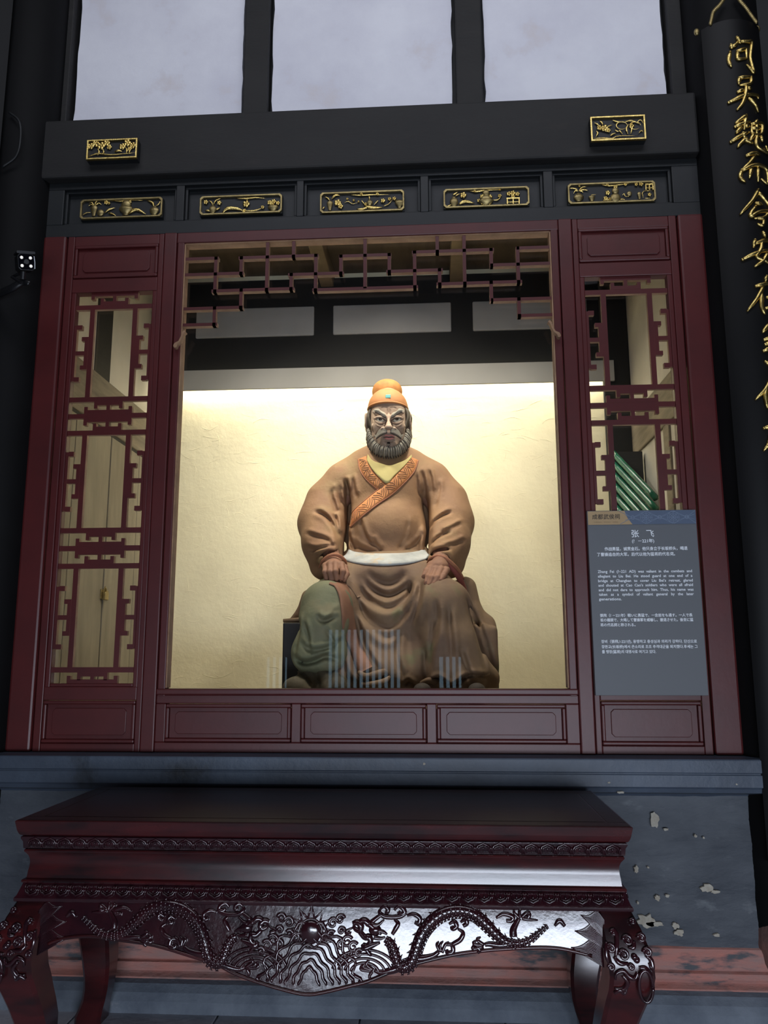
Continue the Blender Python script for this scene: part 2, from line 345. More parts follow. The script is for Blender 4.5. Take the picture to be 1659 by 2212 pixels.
MB().box(-1.8, -1.775, .86, 1.1, 3.245, 4.42).build('upright', 'beam', wl, bevel=.006)
MB().box(-1.8, -1.773, .09, 1.97, 2.905, 2.925).build('rail', 'dark', wl)  # dark strip drawn in for the shaded gap under the beam
MB().box(-1.8, -1.77, 1.93, 1.99, 2.925, 4.42).build('upright', 'beam', wl)
M['doorboard'] = mat('pale_door_boards', (134, 126, 108), .65, (112, 104, 88), 3, (1, 3, .6), bump=.15)
dr = empty('door_1', 'pale closed double door seen through the left lattice screen', 'door', (-1.78, 1.16, 1.0), kind='structure')
for y0, y1 in ((.12, .64), (.648, 1.152), (1.17, 1.66), (1.668, 1.96)):
    MB().box(-1.795, -1.765, y0, y1, .95, 2.9).build('door_board', 'doorboard', dr, bevel=.003)
MB().box(-1.79, -1.775, 1.15, 1.172, .95, 2.9).build('shadow_gap', 'dark', dr)
hp = empty('padlock', 'small brass hasp and padlock on the pale door behind the left screen', 'padlock', (-1.75, 1.16, 1.84))
MB().box(-1.765, -1.758, 1.12, 1.23, 1.84, 1.9).build('hasp_plate', 'gold_dull', hp, bevel=.002)
MB().box(-1.758, -1.735, 1.13, 1.185, 1.835, 1.885).build('lock_body', 'gold_dull', hp, bevel=.004)
MB().tube([(-1.75, 1.145, 1.88), (-1.75, 1.145, 1.905), (-1.75, 1.157, 1.915), (-1.75, 1.17, 1.905), (-1.75, 1.17, 1.88)], .005).build('shackle', 'gold_dull', hp, smooth=True)
MB().box(1.765, 1.8, .09, 1.97, 2.88, 3.17).build('beam', 'beamgrey', wr, bevel=.008)
MB().box(1.765, 1.8, 1.0, 1.12, .95, 2.88).build('upright', 'beamgrey', wr, bevel=.006)
MB().box(1.772, 1.8, .3, .98, .95, 2.4).build('panel', 'fascia', wr, bevel=.006)
tag(MB().box(1.585, 1.779, 1.872, 1.912, 1.0, 4.35).build('square_post', 'niche_timber', bevel=.01), 'square black post in the right back corner of the case', 'post')
# green tiles built to stand for a roof reflected in the right screen's glass
gt = empty('tile_reflection', 'green glazed tiles standing for a roof reflection in the right lattice screen', 'roof tiles', (1.62, 1.45, 2.2))
M['green'] = mat('green_glaze', (38, 110, 84), .25, (20, 70, 56), 12, coat=.5, bump=.3, bs=30)
for i in range(7):
    z = 2.25+.075*i
    pts = [(1.565+.023*u, 1.62-.04*u, z+.15-.03*u*1.6) for u in range(0, 9)]
    MB().tube(pts, .022, 10).build('reflected_tile', 'green', gt, smooth=True)
MB().box(1.55, 1.76, 1.6, 1.66, 1.6, 2.85).build('reflected_tile_bed', 'beam', gt)
# black plank floor of the case, the statue's platform
struct('floor_niche', MB().box(-1.9, 1.9, .06, 2.0, 1.0, 1.24), mat('case_floor', (90, 80, 62), .7))
# ================================================================ plinth
M2 = [(-.14, 1.045), (-.14, .985), (-.143, .985), (-.143, .925), (-.13, .915), (-.10, .90), (-.04, .882), (0, .878)]
pl = struct('trim_3', MB().box(-1.72, 1.72, 0, 1.9, .1, 1.04), 'plinth')
# uneven plinth face
n_x, n_z = 200, 64; vs_ = []; fs_ = []
nr = np.random.default_rng(3); base = np.zeros((n_z+1, n_x+1))
for k in (6, 12, 24, 70):
    g = nr.standard_normal((k+2, k+2)); uu = np.linspace(0, k, n_x+1); vv = np.linspace(0, k, n_z+1)
    i0 = np.clip(uu.astype(int), 0, k); j0 = np.clip(vv.astype(int), 0, k); fu = uu-i0; fv_ = (vv-j0)[:, None]
    a = g[j0][:, i0]*(1-fu)+g[j0][:, np.minimum(i0+1, k+1)]*fu; b = g[j0+1][:, i0]*(1-fu)+g[j0+1][:, np.minimum(i0+1, k+1)]*fu
    base += (a*(1-fv_)+b*fv_)*(.007/k*6 if k < 70 else .0022)
for j in range(n_z+1):
    for i in range(n_x+1): vs_.append((-1.72+3.44*i/n_x, -.012+float(base[j, i])*.45, .245+.64*j/n_z))
for j in range(n_z):
    for i in range(n_x): a = j*(n_x+1)+i; fs_.append((a, a+1, a+n_x+2, a+n_x+1))
mb = MB(); mb.add(vs_, fs_); mb.build('painted_face', 'plinth', pl, smooth=True)
def run(name, prof, x0, x1, m, parent, smooth=False):
    k = MB(); n = len(prof)
    vs = [(x0, y, z) for y, z in prof]+[(x1, y, z) for y, z in prof]
    fs = [(i, i+1, n+i+1, n+i) for i in range(n-1)]+[tuple(range(n-1, -1, -1)), tuple(range(n, 2*n))]
    k.add(vs, fs); return k.build(name, m, parent, smooth=smooth)
def flare(prof, X0, X1, ya):   # run whose ends follow the profile (mitred returns)
    k = MB(); n = len(prof)
    vs = [(X0+(y-ya)*1.0, y, z) for y, z in prof]+[(X1-(y-ya)*1.0, y, z) for y, z in prof]+[(X0+(y-ya), 1.0, z) for y, z in prof]+[(X1-(y-ya), 1.0, z) for y, z in prof]
    fs = []
    for i in range(n-1): fs += [(i, i+1, n+i+1, n+i), (2*n+i, 2*n+i+1, i+1, i), (n+i, n+i+1, 3*n+i+1, 3*n+i)]
    k.add(vs, fs); return k
led = flare([(.2, 1.045), (-.14, 1.045), (-.143, 1.04), (-.143, .99), (-.138, .986), (-.138, .982), (-.143, .978), (-.143, .93), (-.136, .922), (-.13, .905), (-.02, .882), (.0, .86)], -1.72, 1.72, 0)
led.build('ledge', 'ledge', pl)
b1 = flare([(0, .26), (-.03, .25), (-.036, .235), (-.038, .17), (-.03, .162)], -1.72, 1.72, 0); b1.build('red_moulding', 'redbase', pl)
b2 = flare([(-.03, .164), (-.05, .16), (-.056, .14), (-.05, .125), (-.06, .12), (-.085, .112), (-.09, .10)], -1.72, 1.72, 0); b2.build('red_moulding', 'redbase', pl)
b3 = flare([(-.06, .112), (-.12, .10), (-.15, .075), (-.165, .045), (-.17, 0)], -1.72, 1.72, 0); b3.build('stone_base', 'greybase', pl)
# bare plaster chips on the plinth
def blob(cx, cz, rx, rz, seed, y=-.022):
    g = random.Random(seed); n = 16
    return [(cx+rx*math.cos(2*pi*i/n)*(q_ := g.uniform(.6, 1.15)), cz+rz*math.sin(2*pi*i/n)*q_) for i in range(n)]
for i, (x, y, a, b) in enumerate([(1.2866,0.775,0.02,0.0375),(1.3325,0.7345,0.0125,0.00625),(1.458,0.7087,0.00625,0.0075),(1.1963,0.5688,0.01125,0.01625),(1.2478,0.5761,0.005,0.005),(1.4928,0.4938,0.0275,0.0175),(1.5264,0.481,0.02,0.0075),(1.2793,0.4518,0.015,0.01375),(1.3225,0.461,0.01,0.0075),(1.2271,0.3576,0.045,0.03),(1.3495,0.341,0.0175,0.0125),(1.3624,0.3132,0.0225,0.015),(1.2611,0.3469,0.0375,0.0125),(1.5187,0.3066,0.015,0.0075),(1.1215,0.9066,0.0175,0.005),(1.0744,0.947,0.00625,0.00375),(1.6101,0.9438,0.005,0.00375),(1.1946,0.4306,0.005,0.00625),(1.4925,0.7023,0.005,0.005),(0.2777,1.0197,0.00625,0.00625)]):
    yy = -.032 if y < .9 else -.146
    MB().prism([(q[0], q[1]) for q in blob(x, y, a, b, i)], yy, yy+.012).build('plaster_chip', 'chip', pl)
# ================================================================ round columns
for s, lb_ in ((-1, 'black lacquered round column left of the facade behind the security camera'), (1, 'black lacquered round column carrying the gilt couplet board')):
    tag(MB().lathe([(.19, .3), (.19, 6.4)], (s*1.88, .05, 0), 48).build('wooden_column', mat('black_lacquer', (14, 14, 15), .65, (10, 10, 11), 3, bump=.05, spec=.15), smooth='auto'), lb_, 'column')
    tag(MB().lathe([(.19, 0), (.2, .1), (.205, .14), (.23, .2), (.24, .27), (.235, .33), (.215, .38), (.2, .40), (.195, .42)], (s*1.93, .03, 0), 40).build('column_base', mat('red_stone', (120, 84, 76), .8, (86, 66, 62), 8, bump=.6, bs=30), smooth=True), 'mottled reddish stone drum under the %s column' % ('left' if s < 0 else 'right'), 'column base')
# ================================================================ information sign
def text(body, x0, x1, zc, h, y, m, parent, name='lettering', bold=0.0, justify=True):
    cu = bpy.data.curves.new('text', 'FONT'); cu.body = body; cu.resolution_u = 2
    o = bpy.data.objects.new('text_tmp', cu); C.objects.link(o)
    def ev():
        dg = bpy.context.evaluated_depsgraph_get(); dg.update()
        return bpy.data.meshes.new_from_object(o.evaluated_get(dg))
    me = ev(); P = np.array([v.co[:] for v in me.vertices])
    mn, mx = P.min(0), P.max(0); s = h
    wd = (x1-x0)/s
    if justify and ' ' in body and mx[0]-mn[0] < wd:
        cu.space_word = 2; m2 = ev(); P2 = np.array([v.co[:] for v in m2.vertices]); k = P2[:, 0].max()-P2[:, 0].min()-(mx[0]-mn[0])
        cu.space_word = 1+(wd-(mx[0]-mn[0]))/max(k, 1e-6); me = ev(); P = np.array([v.co[:] for v in me.vertices]); mn, mx = P.min(0), P.max(0)
    sx = (x1-x0)/(mx[0]-mn[0])
    Q = np.stack([x0+(P[:, 0]-mn[0])*sx, np.full(len(P), y), zc+(P[:, 1]-.35)*s], 1)
    me.vertices.foreach_set('co', Q.astype(np.float32).ravel()); me.update()
    if bold:
        k_ = MB(); F_ = [tuple(p.vertices) for p in me.polygons]; n_ = len(Q)
        for dx, dz, i_ in ((-1, 0, 0), (1, 0, 1), (0, 1, 2), (0, -1, 3)): k_.v += [(q[0]+dx*bold*h, q[1]-.00004*i_, q[2]+dz*bold*h) for q in Q]; k_.f += [tuple(v+n_*i_ for v in p) for p in F_]
        me = bpy.data.meshes.new('lettering'); me.from_pydata(k_.v, [], k_.f)
    me.materials.clear(); me.materials.append(M[m] if isinstance(m, str) else m)
    bpy.data.objects.remove(o)
    q = bpy.data.objects.new(name, me); C.objects.link(q); q.parent = parent
    return q
def join_parts(objs, name, parent):
    vs, fs = [], []
    for o in objs:
        n = len(vs); vs += [v.co[:] for v in o.data.vertices]; fs += [tuple(i+n for i in p.vertices) for p in o.data.polygons]
    m = objs[0].data.materials[0]
    for o in objs: bpy.data.objects.remove(o)
    k = MB(); k.v = vs; k.f = fs; return k.build(name, m, parent)
M['signgrey'] = mat('sign_board_grey', (92, 95, 99), .55, bump=.02)
M['signtan'] = mat('sign_tan', (164, 138, 100), .55); M['signblue'] = mat('sign_slate_blue', (76, 90, 112), .55); M['signline'] = mat('sign_pattern_line', (122, 136, 156), .6)
M['white'] = mat('white_print', (225, 230, 235), .6); M['ink'] = mat('black_ink', (40, 34, 30), .6)
sg = empty('information_sign', 'grey information sign with white text in four languages on the right screen', 'sign', (1.305, -.03, 1.31))
MB().box(1.055, 1.556, -.036, -.016, 1.308, 2.157).build('board', 'signgrey', sg, bevel=.002)
MB().prism([(1.058, 2.09), (1.262, 2.09), (1.24, 2.122), (1.228, 2.154), (1.058, 2.154)], -.0385, -.035).build('header_field', 'signtan', sg)
MB().prism([(1.262, 2.09), (1.554, 2.09), (1.554, 2.154), (1.228, 2.154), (1.24, 2.122)], -.0385, -.035).build('header_band', 'signblue', sg)
pat = MB()
def ring_(cx, cz, r, t_=.0012, n=20): pat.tube([(cx+r*math.cos(2*pi*i/n), -.0388, cz+r*math.sin(2*pi*i/n)) for i in range(n+1)], t_, 4)
for cx in (1.327, 1.451):
    for r in (.027, .019, .011): ring_(cx, 2.122, r)
    for a in range(4): pat.tube([(cx+.026*math.cos(a*pi/4), -.0388, 2.122+.026*math.sin(a*pi/4)), (cx-.026*math.cos(a*pi/4), -.0388, 2.122-.026*math.sin(a*pi/4))], .001, 4)
for cx in (1.265, 1.389, 1.513):
    ring_(cx, 2.122, .008, .002)
    for sx in (-1, 1):
        for sz in (-1, 1): pat.tube([(cx, -.0388, 2.122), (min(1.553, cx+sx*.06), -.0388, 2.122+sz*.03)], .001, 4); pat.tube([(cx, -.0388, 2.122), (min(1.553, cx+sx*.035), -.0388, 2.122+sz*.012)], .001, 4)
pat.build('header_pattern', 'signline', sg)
text('成都武侯祠', 1.078, 1.205, 2.127, .026, -.0395, 'ink', sg, 'header_lettering', .01)
text('CHENGDU WUHOU SHRINE', 1.085, 1.196, 2.102, .0075, -.0395, mat('tan_print', (120, 98, 70)), sg, 'header_lettering')
sy = -.037
TX = [(1.2556,1.3579,2.0453),(1.256,1.357,2.0115),(1.1282,1.5066,1.975),(1.0924,1.4482,1.9493),(1.0919,1.5198,1.87),(1.0914,1.52,1.8486),(1.0915,1.5202,1.8272),(1.0916,1.5199,1.8064),(1.0917,1.5207,1.7851),(1.0918,1.5204,1.7644),(1.0913,1.1939,1.7431),(1.0926,1.5078,1.6675),(1.0927,1.5102,1.6464),(1.0922,1.2499,1.6243),(1.0923,1.5198,1.549),(1.0928,1.5214,1.5254),(1.0933,1.3353,1.503)]
LN = ['张  飞', '(?  －221年)', '作战勇猛，诚贯金石。他只身立于长坂桥头，喝退', '了曹操追击的大军。后代以他为猛将的代名词。',
      'Zhang Fei (?–221 AD) was valiant in the combats and', 'allegiant to Liu Bei. He stood guard at one end of a', "bridge at Changban to cover Liu Bei's retreat, glared", "and shouted at Cao Cao's soldiers who were all afraid", 'and did not dare to approach him. Thus, his name was', 'taken as a symbol of valiant general by the later', 'generations.',
      '張飛（? －221年）戦いに勇猛で、一念岩をも通す。一人で長', '坂の橋頭で、大喝して曹操軍を威嚇し、撤退させた。後世に猛', '将の代名詞と称される。', '장비（張飛,?-221년), 용맹하고 충성심과 의리가 강하다. 단신으로', '장판교(长坂桥)에서 큰소리로 조조 추격대군을 퇴치했다.후세는 그', '를 맹장(猛将)의 대명사로 여기고 있다.']
HT = [.038, .020, .0185, .0185]+[.0176]*7+[.0165]*3+[.0165]*3
grp = []
for (a, b, z), body, h in zip(TX, LN, HT): grp.append(text(body, a, b, z, h, sy, 'white', sg, bold=.012 if h > .03 else .022))
for nm, i0, i1 in (('title_lettering', 0, 2), ('chinese_lettering', 2, 4), ('english_lettering', 4, 11), ('japanese_lettering', 11, 14), ('korean_lettering', 14, 17)): join_parts(grp[i0:i1], nm, sg)
# ================================================================ gilt carved plaques
def leafy(mb, pts, r, y, flat=.6):
    mb.tube([(x, y, z) for x, z in pts], [r*.3, r, r*.8, r*.15], 6, flat=flat)
def plaque(rect, y, motifs, label, grp_, dull=False, thick=.03):
    x0, x1, z0, z1 = rect; r = empty('gilt_plaque', label, 'carving', ((x0+x1)/2, y+thick, z0), grp_)
    MB().box(x0, x1, y+.012, y+thick+.012, z0, z1).build('backing', 'black', r, bevel=.002)
    q = .012; loop = [(x0+q, z0), (x1-q, z0), (x1, z0+q), (x1, z1-q), (x1-q, z1), (x0+q, z1), (x0, z1-q), (x0, z0+q)]
    if dull: loop = [(x0, z0), (x1, z0), (x1, z1), (x0, z1)]
    fr = MB(); n = len(loop); t_ = .0055
    ins = [(x+(t_*1.6 if x < (x0+x1)/2 else -t_*1.6), z+(t_*1.6 if z < (z0+z1)/2 else -t_*1.6)) for x, z in loop]
    for i in range(n):
        a, b, c, d = loop[i], loop[(i+1) % n], ins[(i+1) % n], ins[i]
        V = [(a[0], y, a[1]), (b[0], y, b[1]), (c[0], y, c[1]), (d[0], y, d[1])]; W = [(v[0], y+.016, v[2]) for v in V]
        fr.add(V+W, [(0, 1, 2, 3), (7, 6, 5, 4), (0, 4, 5, 1), (2, 6, 7, 3)])
    fr.build('gilt_frame', 'gold_dull' if not dull else 'gold', r, bevel=.0015)
    for k in motifs:
        kind = k[0]; mb = MB(); yy = y+.006
        if kind == 'vase':
            _, x, zb, h, wd, sh = k
            pr = {'tall': [(.5, 0), (.45, .08), (.6, .3), (.9, .65), (1, .8), (.8, .92), (.55, 1)], 'round': [(.45, 0), (.5, .08), (.95, .35), (1, .55), (.8, .78), (.35, .88), (.45, 1)], 'bowl': [(.5, 0), (.3, .12), (.45, .25), (.95, .6), (1, .8), (.85, 1)]}[sh]
            mb.lathe([(a*wd/2, b*h) for a, b in pr], (x, yy, zb), 14, sy=.45); mb.build('vase', 'gold_dull', r, smooth=True)
        elif kind == 'leaf':
            leafy(mb, smooth_path([(a, b, 0) for a, b in k[1]], 3) and [(p[0], p[1]) for p in smooth_path([(a, b, 0) for a, b in k[1]], 3)], k[2], yy); mb.build('sprig', 'gold', r, smooth=True)
        elif kind == 'flower':
            _, x, z, rr_ = k
            for a in range(5): mb.ball((x+rr_*.55*math.cos(a*1.257), yy, z+rr_*.55*math.sin(a*1.257)), (rr_*.45, .005, rr_*.45), 8, 5)
            mb.ball((x, yy-.003, z), (rr_*.3, .005, rr_*.3), 8, 5); mb.build('flower', 'gold', r, smooth=True)
        elif kind == 'fruit':
            _, x, z, rr_ = k; mb.ball((x, yy, z), (rr_, rr_*.45, rr_), 12, 8); mb.build('fruit', 'gold_dull', r, smooth=True)
        elif kind == 'stand':
            _, x, z, wd, h = k
            mb.box(x-wd/2, x+wd/2, yy-.004, yy+.006, z+h*.8, z+h); mb.box(x-wd/2, x+wd/2, yy-.002, yy+.006, z+h*.3, z+h*.4)
            for q_ in (-1, 0, 1): mb.box(x+q_*wd*.44-.003, x+q_*wd*.44+.003, yy-.004, yy+.006, z, z+h*.8)
            mb.build('stand', 'gold', r, bevel=.001)
    return r
def zp(l): return l
P1 = [('vase',-1.4506,3.7937,0.06,0.04,'tall'),('fruit',-1.4137,3.8107,0.02),('leaf',[(-1.4504,3.8525),(-1.467,3.8734),(-1.4817,3.8659)],0.0056),('leaf',[(-1.4489,3.8524),(-1.4441,3.8725),(-1.4311,3.8841)],0.0056),('leaf',[(-1.4489,3.8524),(-1.4286,3.8678),(-1.4113,3.8582)],0.0056),('leaf',[(-1.452,3.8526),(-1.47,3.8614),(-1.4846,3.8515)],0.0048),('flower',-1.3869,3.8701,0.0136),('flower',-1.3714,3.8646,0.0096),('leaf',[(-1.5118,3.8009),(-1.4936,3.8139),(-1.4671,3.8152)],0.004),('leaf',[(-1.3909,3.8098),(-1.3693,3.8291),(-1.3372,3.8374)],0.0072),('leaf',[(-1.3734,3.8091),(-1.3488,3.8025),(-1.3292,3.7905)],0.0064),('vase',-1.2764,3.7916,0.048,0.076,'bowl'),('fruit',-1.276,3.8535,0.0272),('flower',-1.2919,3.8663,0.0112),('flower',-1.2578,3.8665,0.0112),('leaf',[(-1.2617,3.799),(-1.2215,3.8231),(-1.1673,3.7953)],0.012),('leaf',[(-1.3649,3.883),(-1.315,3.8737),(-1.2623,3.8788),(-1.1864,3.874)],0.0048),('vase',-1.1218,3.7871,0.0512,0.0512,'round'),('leaf',[(-1.1258,3.8394),(-1.1366,3.8599),(-1.1652,3.8732)],0.0088),('leaf',[(-1.1153,3.8389),(-1.0985,3.8503),(-1.0919,3.8702)],0.0048)]
P2 = [('vase',-0.8075,3.7826,0.0496,0.04,'round'),('flower',-0.8458,3.8497,0.0144),('flower',-0.7739,3.8435,0.0144),('leaf',[(-0.8078,3.8321),(-0.8174,3.8509),(-0.8327,3.8595)],0.0048),('leaf',[(-0.8056,3.832),(-0.7916,3.8579),(-0.7658,3.8688)],0.0048),('leaf',[(-0.8492,3.8002),(-0.8306,3.801),(-0.8154,3.7949)],0.0064),('leaf',[(-0.7933,3.8019),(-0.7787,3.8093),(-0.7678,3.8169)],0.0064),('leaf',[(-0.757,3.7822),(-0.7266,3.8096),(-0.6745,3.8052),(-0.6445,3.792)],0.012),('flower',-0.6293,3.8312,0.0208),('leaf',[(-0.6254,3.851),(-0.6242,3.863),(-0.6207,3.8709)],0.0048),('leaf',[(-0.6875,3.8656),(-0.6316,3.8617),(-0.5797,3.8652),(-0.5277,3.859)],0.0056),('leaf',[(-0.6445,3.792),(-0.5852,3.7912),(-0.5412,3.8054)],0.0048),('flower',-0.5413,3.8085,0.0112),('flower',-0.6385,3.7918,0.0128),('vase',-0.4852,3.7777,0.0368,0.056,'bowl'),('flower',-0.5049,3.8342,0.0144),('flower',-0.4829,3.8396,0.0144),('flower',-0.4605,3.8292,0.0128),('flower',-0.4913,3.8209,0.0128)]
P3 = [('vase',-0.1856,3.7762,0.0528,0.0336,'tall'),('flower',-0.1443,3.818,0.0208),('flower',-0.1295,3.7976,0.016),('leaf',[(-0.1846,3.8315),(-0.1994,3.848),(-0.2156,3.8551)],0.0056),('leaf',[(-0.1774,3.8408),(-0.1556,3.8621),(-0.1321,3.8572)],0.008),('leaf',[(-0.2244,3.784),(-0.2172,3.7932),(-0.2136,3.801)],0.0048),('leaf',[(-0.1114,3.8167),(-0.0895,3.8237),(-0.0676,3.8093),(-0.0348,3.8159)],0.0032),('flower',-0.0933,3.8373,0.0072),('flower',-0.0604,3.828,0.0072),('flower',-0.0348,3.8191,0.0064),('leaf',[(-0.0456,3.7769),(-0.0093,3.7786),(0.0271,3.7913)],0.0072),('fruit',0.0234,3.8112,0.016),('leaf',[(0.0016,3.7963),(-0.013,3.8166),(-0.0203,3.8288)],0.004),('leaf',[(0.0452,3.7984),(0.0597,3.8136),(0.0692,3.8243)],0.004),('leaf',[(-0.0057,3.7926),(0.0343,3.7831),(0.0923,3.7823)],0.0112),('leaf',[(-0.0788,3.8605),(-0.024,3.8551),(0.027,3.8561),(0.1324,3.8541)],0.0056),('flower',-0.0204,3.8605,0.0104),('flower',0.0634,3.8586,0.0104),('leaf',[(0.0234,3.827),(0.0212,3.8429),(0.0197,3.8509)],0.0048),('leaf',[(0.0924,3.7886),(0.1214,3.7993),(0.1432,3.826)],0.0032),('flower',0.0924,3.8202,0.0144),('flower',0.1273,3.8282,0.0112),('flower',0.1519,3.8296,0.012),('vase',0.1791,3.7733,0.044,0.048,'bowl'),('flower',0.0016,3.8042,0.0096)]
P4 = [('vase',0.4611,3.7698,0.0576,0.044,'round'),('leaf',[(0.4537,3.8368),(0.4682,3.8441),(0.4827,3.8553)],0.0056),('leaf',[(0.4679,3.83),(0.4824,3.8396),(0.4933,3.8431)],0.004),('flower',0.5096,3.8345,0.0192),('leaf',[(0.485,3.7822),(0.5175,3.7989),(0.5673,3.7866)],0.0112),('leaf',[(0.4203,3.7722),(0.4383,3.7786),(0.4528,3.7858)],0.0048),('fruit',0.6262,3.8022,0.0304),('fruit',0.6272,3.8414,0.0192),('flower',0.6075,3.8226,0.0144),('flower',0.6467,3.8194,0.0144),('flower',0.6102,3.7872,0.0144),('flower',0.6422,3.7859,0.0144),('vase',0.6255,3.771,0.032,0.08,'bowl'),('flower',0.5891,3.7998,0.0112),('leaf',[(0.6605,3.8008),(0.6854,3.7998),(0.7037,3.8186)],0.0048),('flower',0.6967,3.8228,0.012),('leaf',[(0.5438,3.8567),(0.5759,3.8514),(0.6262,3.8572),(0.719,3.8572)],0.0056),('flower',0.5688,3.8541,0.0088),('flower',0.6977,3.8581,0.008),('stand',0.7649,3.7724,0.0688,0.0368),('flower',0.7433,3.8327,0.0136),('flower',0.7647,3.8357,0.016),('flower',0.788,3.8292,0.0136),('flower',0.7641,3.8161,0.0112)]
P5 = [('vase',1.0982,3.7746,0.046,0.052,'round'),('leaf',[(1.0989,3.831),(1.082,3.8473),(1.0487,3.8507)],0.0056),('leaf',[(1.1008,3.8328),(1.1175,3.8517),(1.1459,3.8563)],0.0056),('leaf',[(1.1018,3.8309),(1.124,3.8397),(1.1518,3.8327)],0.0056),('leaf',[(1.0972,3.831),(1.0833,3.8355),(1.0738,3.8195)],0.0048),('leaf',[(1.1032,3.8308),(1.1166,3.8322),(1.1225,3.8214)],0.0048),('flower',1.1037,3.8589,0.0064),('vase',1.1642,3.7738,0.03,0.0344,'tall'),('leaf',[(1.161,3.8031),(1.1665,3.8087),(1.1894,3.8097)],0.0024),('fruit',1.2827,3.7845,0.028),('fruit',1.2849,3.8271,0.018),('flower',1.286,3.8484,0.0128),('flower',1.2459,3.817,0.0144),('flower',1.2338,3.7865,0.0136),('flower',1.2563,3.7817,0.0096),('flower',1.2862,3.7843,0.0096),('leaf',[(1.2193,3.7754),(1.2474,3.7782),(1.2752,3.7751)],0.0056),('leaf',[(1.2995,3.7722),(1.3174,3.7792),(1.3345,3.7727)],0.004),('leaf',[(1.3185,3.8004),(1.3295,3.8097),(1.3321,3.7941),(1.3583,3.793)],0.0032),('fruit',1.3538,3.8079,0.0136),('leaf',[(1.2097,3.8673),(1.2513,3.8558),(1.3076,3.8592),(1.3746,3.8681)],0.0048),('flower',1.2446,3.8619,0.0096),('flower',1.3374,3.8599,0.0096),('flower',1.3915,3.8576,0.0104),('flower',1.4161,3.8585,0.0136),('stand',1.4559,3.823,0.04,0.036),('vase',1.4043,3.7748,0.04,0.0224,'tall'),('leaf',[(1.4219,3.7787),(1.4242,3.8174),(1.4765,3.8191)],0.0028),('flower',1.4544,3.7987,0.012),('leaf',[(1.4289,3.7792),(1.4463,3.7785),(1.4603,3.7802)],0.0028)]
G = 'gilt plaques on the black lintel'
plaque((-1.525, -1.079, 3.776, 3.889), .008, P1, 'gilt openwork plaque with vase and two gourds, leftmost on the lintel', G)
plaque((-.877, -.438, 3.774, 3.882), .008, P2, 'gilt openwork plaque with a flower basket at its right, second from left', G)
plaque((-.237, .204, 3.76, 3.877), .008, P3, 'gilt openwork plaque with crossed sticks, in the middle of the lintel', G)
plaque((.407, .848, 3.763, 3.87), .008, P4, 'gilt openwork plaque with flowers on a small stand, second from right', G)
plaque((1.044, 1.486, 3.76, 3.874), .008, P5, 'gilt openwork plaque with large leafy vase, rightmost on the lintel', G)
P6 = [('leaf', [(-1.45, 4.07), (-1.4, 4.085), (-1.33, 4.075), (-1.2, 4.082)], .006)]
for x, z, r_ in ((-1.44, 4.13, .02), (-1.415, 4.145, .022), (-1.385, 4.13, .024), (-1.355, 4.145, .02), (-1.34, 4.12, .016), (-1.27, 4.12, .02), (-1.245, 4.14, .022), (-1.215, 4.125, .02), (-1.23, 4.105, .014)): P6.append(('flower', x, z, r_))
for q in (-1.4, -1.375, -1.25, -1.235): P6.append(('leaf', [(q, 4.075), (q+.006, 4.095), (q-.004, 4.12)], .006))
P6.append(('leaf', [(-1.31, 4.09), (-1.29, 4.098), (-1.27, 4.092)], .008))
plaque((-1.46, -1.189, 4.05, 4.164), -.1, P6, 'gilt plaque of blossoming shrubs mounted at the left of the big beam', 'gilt plaques on the big beam', True, .04)
P7 = [('leaf',[(1.1636,4.0531),(1.2124,4.0533),(1.2564,4.0487),(1.2924,4.062),(1.3893,4.0584)],0.0044),('ring',1.3087,4.1185,0.0273),('ring',1.3749,4.1153,0.0273),('leaf',[(1.337,4.0698),(1.3298,4.1),(1.3447,4.1293)],0.0053),('leaf',[(1.3502,4.0692),(1.356,4.0938),(1.3488,4.1241)],0.0044),('leaf',[(1.3106,4.071),(1.2982,4.0866),(1.2943,4.0967)],0.0044),('leaf',[(1.2638,4.1507),(1.2834,4.1422),(1.3141,4.1357)],0.0053),('leaf',[(1.323,4.1378),(1.3588,4.1436),(1.4017,4.1215)],0.0053),('flower',1.2239,4.1076,0.0211),('flower',1.241,4.0943,0.0132),('flower',1.1975,4.1113,0.0158),('leaf',[(1.1994,4.1513),(1.212,4.1357),(1.2135,4.1206)],0.0062),('leaf',[(1.1723,4.1426),(1.1895,4.1292),(1.1975,4.1113)],0.0053),('leaf',[(1.1774,4.0624),(1.1872,4.0819),(1.179,4.0972)],0.0053),('leaf',[(1.2483,4.064),(1.2621,4.0733),(1.28,4.0775)],0.0053),('leaf',[(1.2332,4.1146),(1.2512,4.1213),(1.2646,4.1231)],0.0035),('leaf',[(1.3901,4.0723),(1.4041,4.0865),(1.4102,4.0763)],0.0044),('leaf',[(1.3847,4.1323),(1.4031,4.1464),(1.4152,4.1258)],0.0044),('flower',1.3571,4.1137,0.015),('leaf',[(1.2722,4.0978),(1.2849,4.0872),(1.2983,4.0891)],0.0044)]
P7b = []
for k in P7:
    if k[0] == 'ring': P7b.append(('leaf', [(k[1]+k[3]*math.cos(t_*.7), k[2]+k[3]*.75*math.sin(t_*.7)) for t_ in range(9)], .004))
    else: P7b.append(k)
plaque((1.152, 1.425, 4.036, 4.172), -.1, P7b, 'gilt plaque with looping vines mounted at the right of the big beam', 'gilt plaques on the big beam', True, .04)
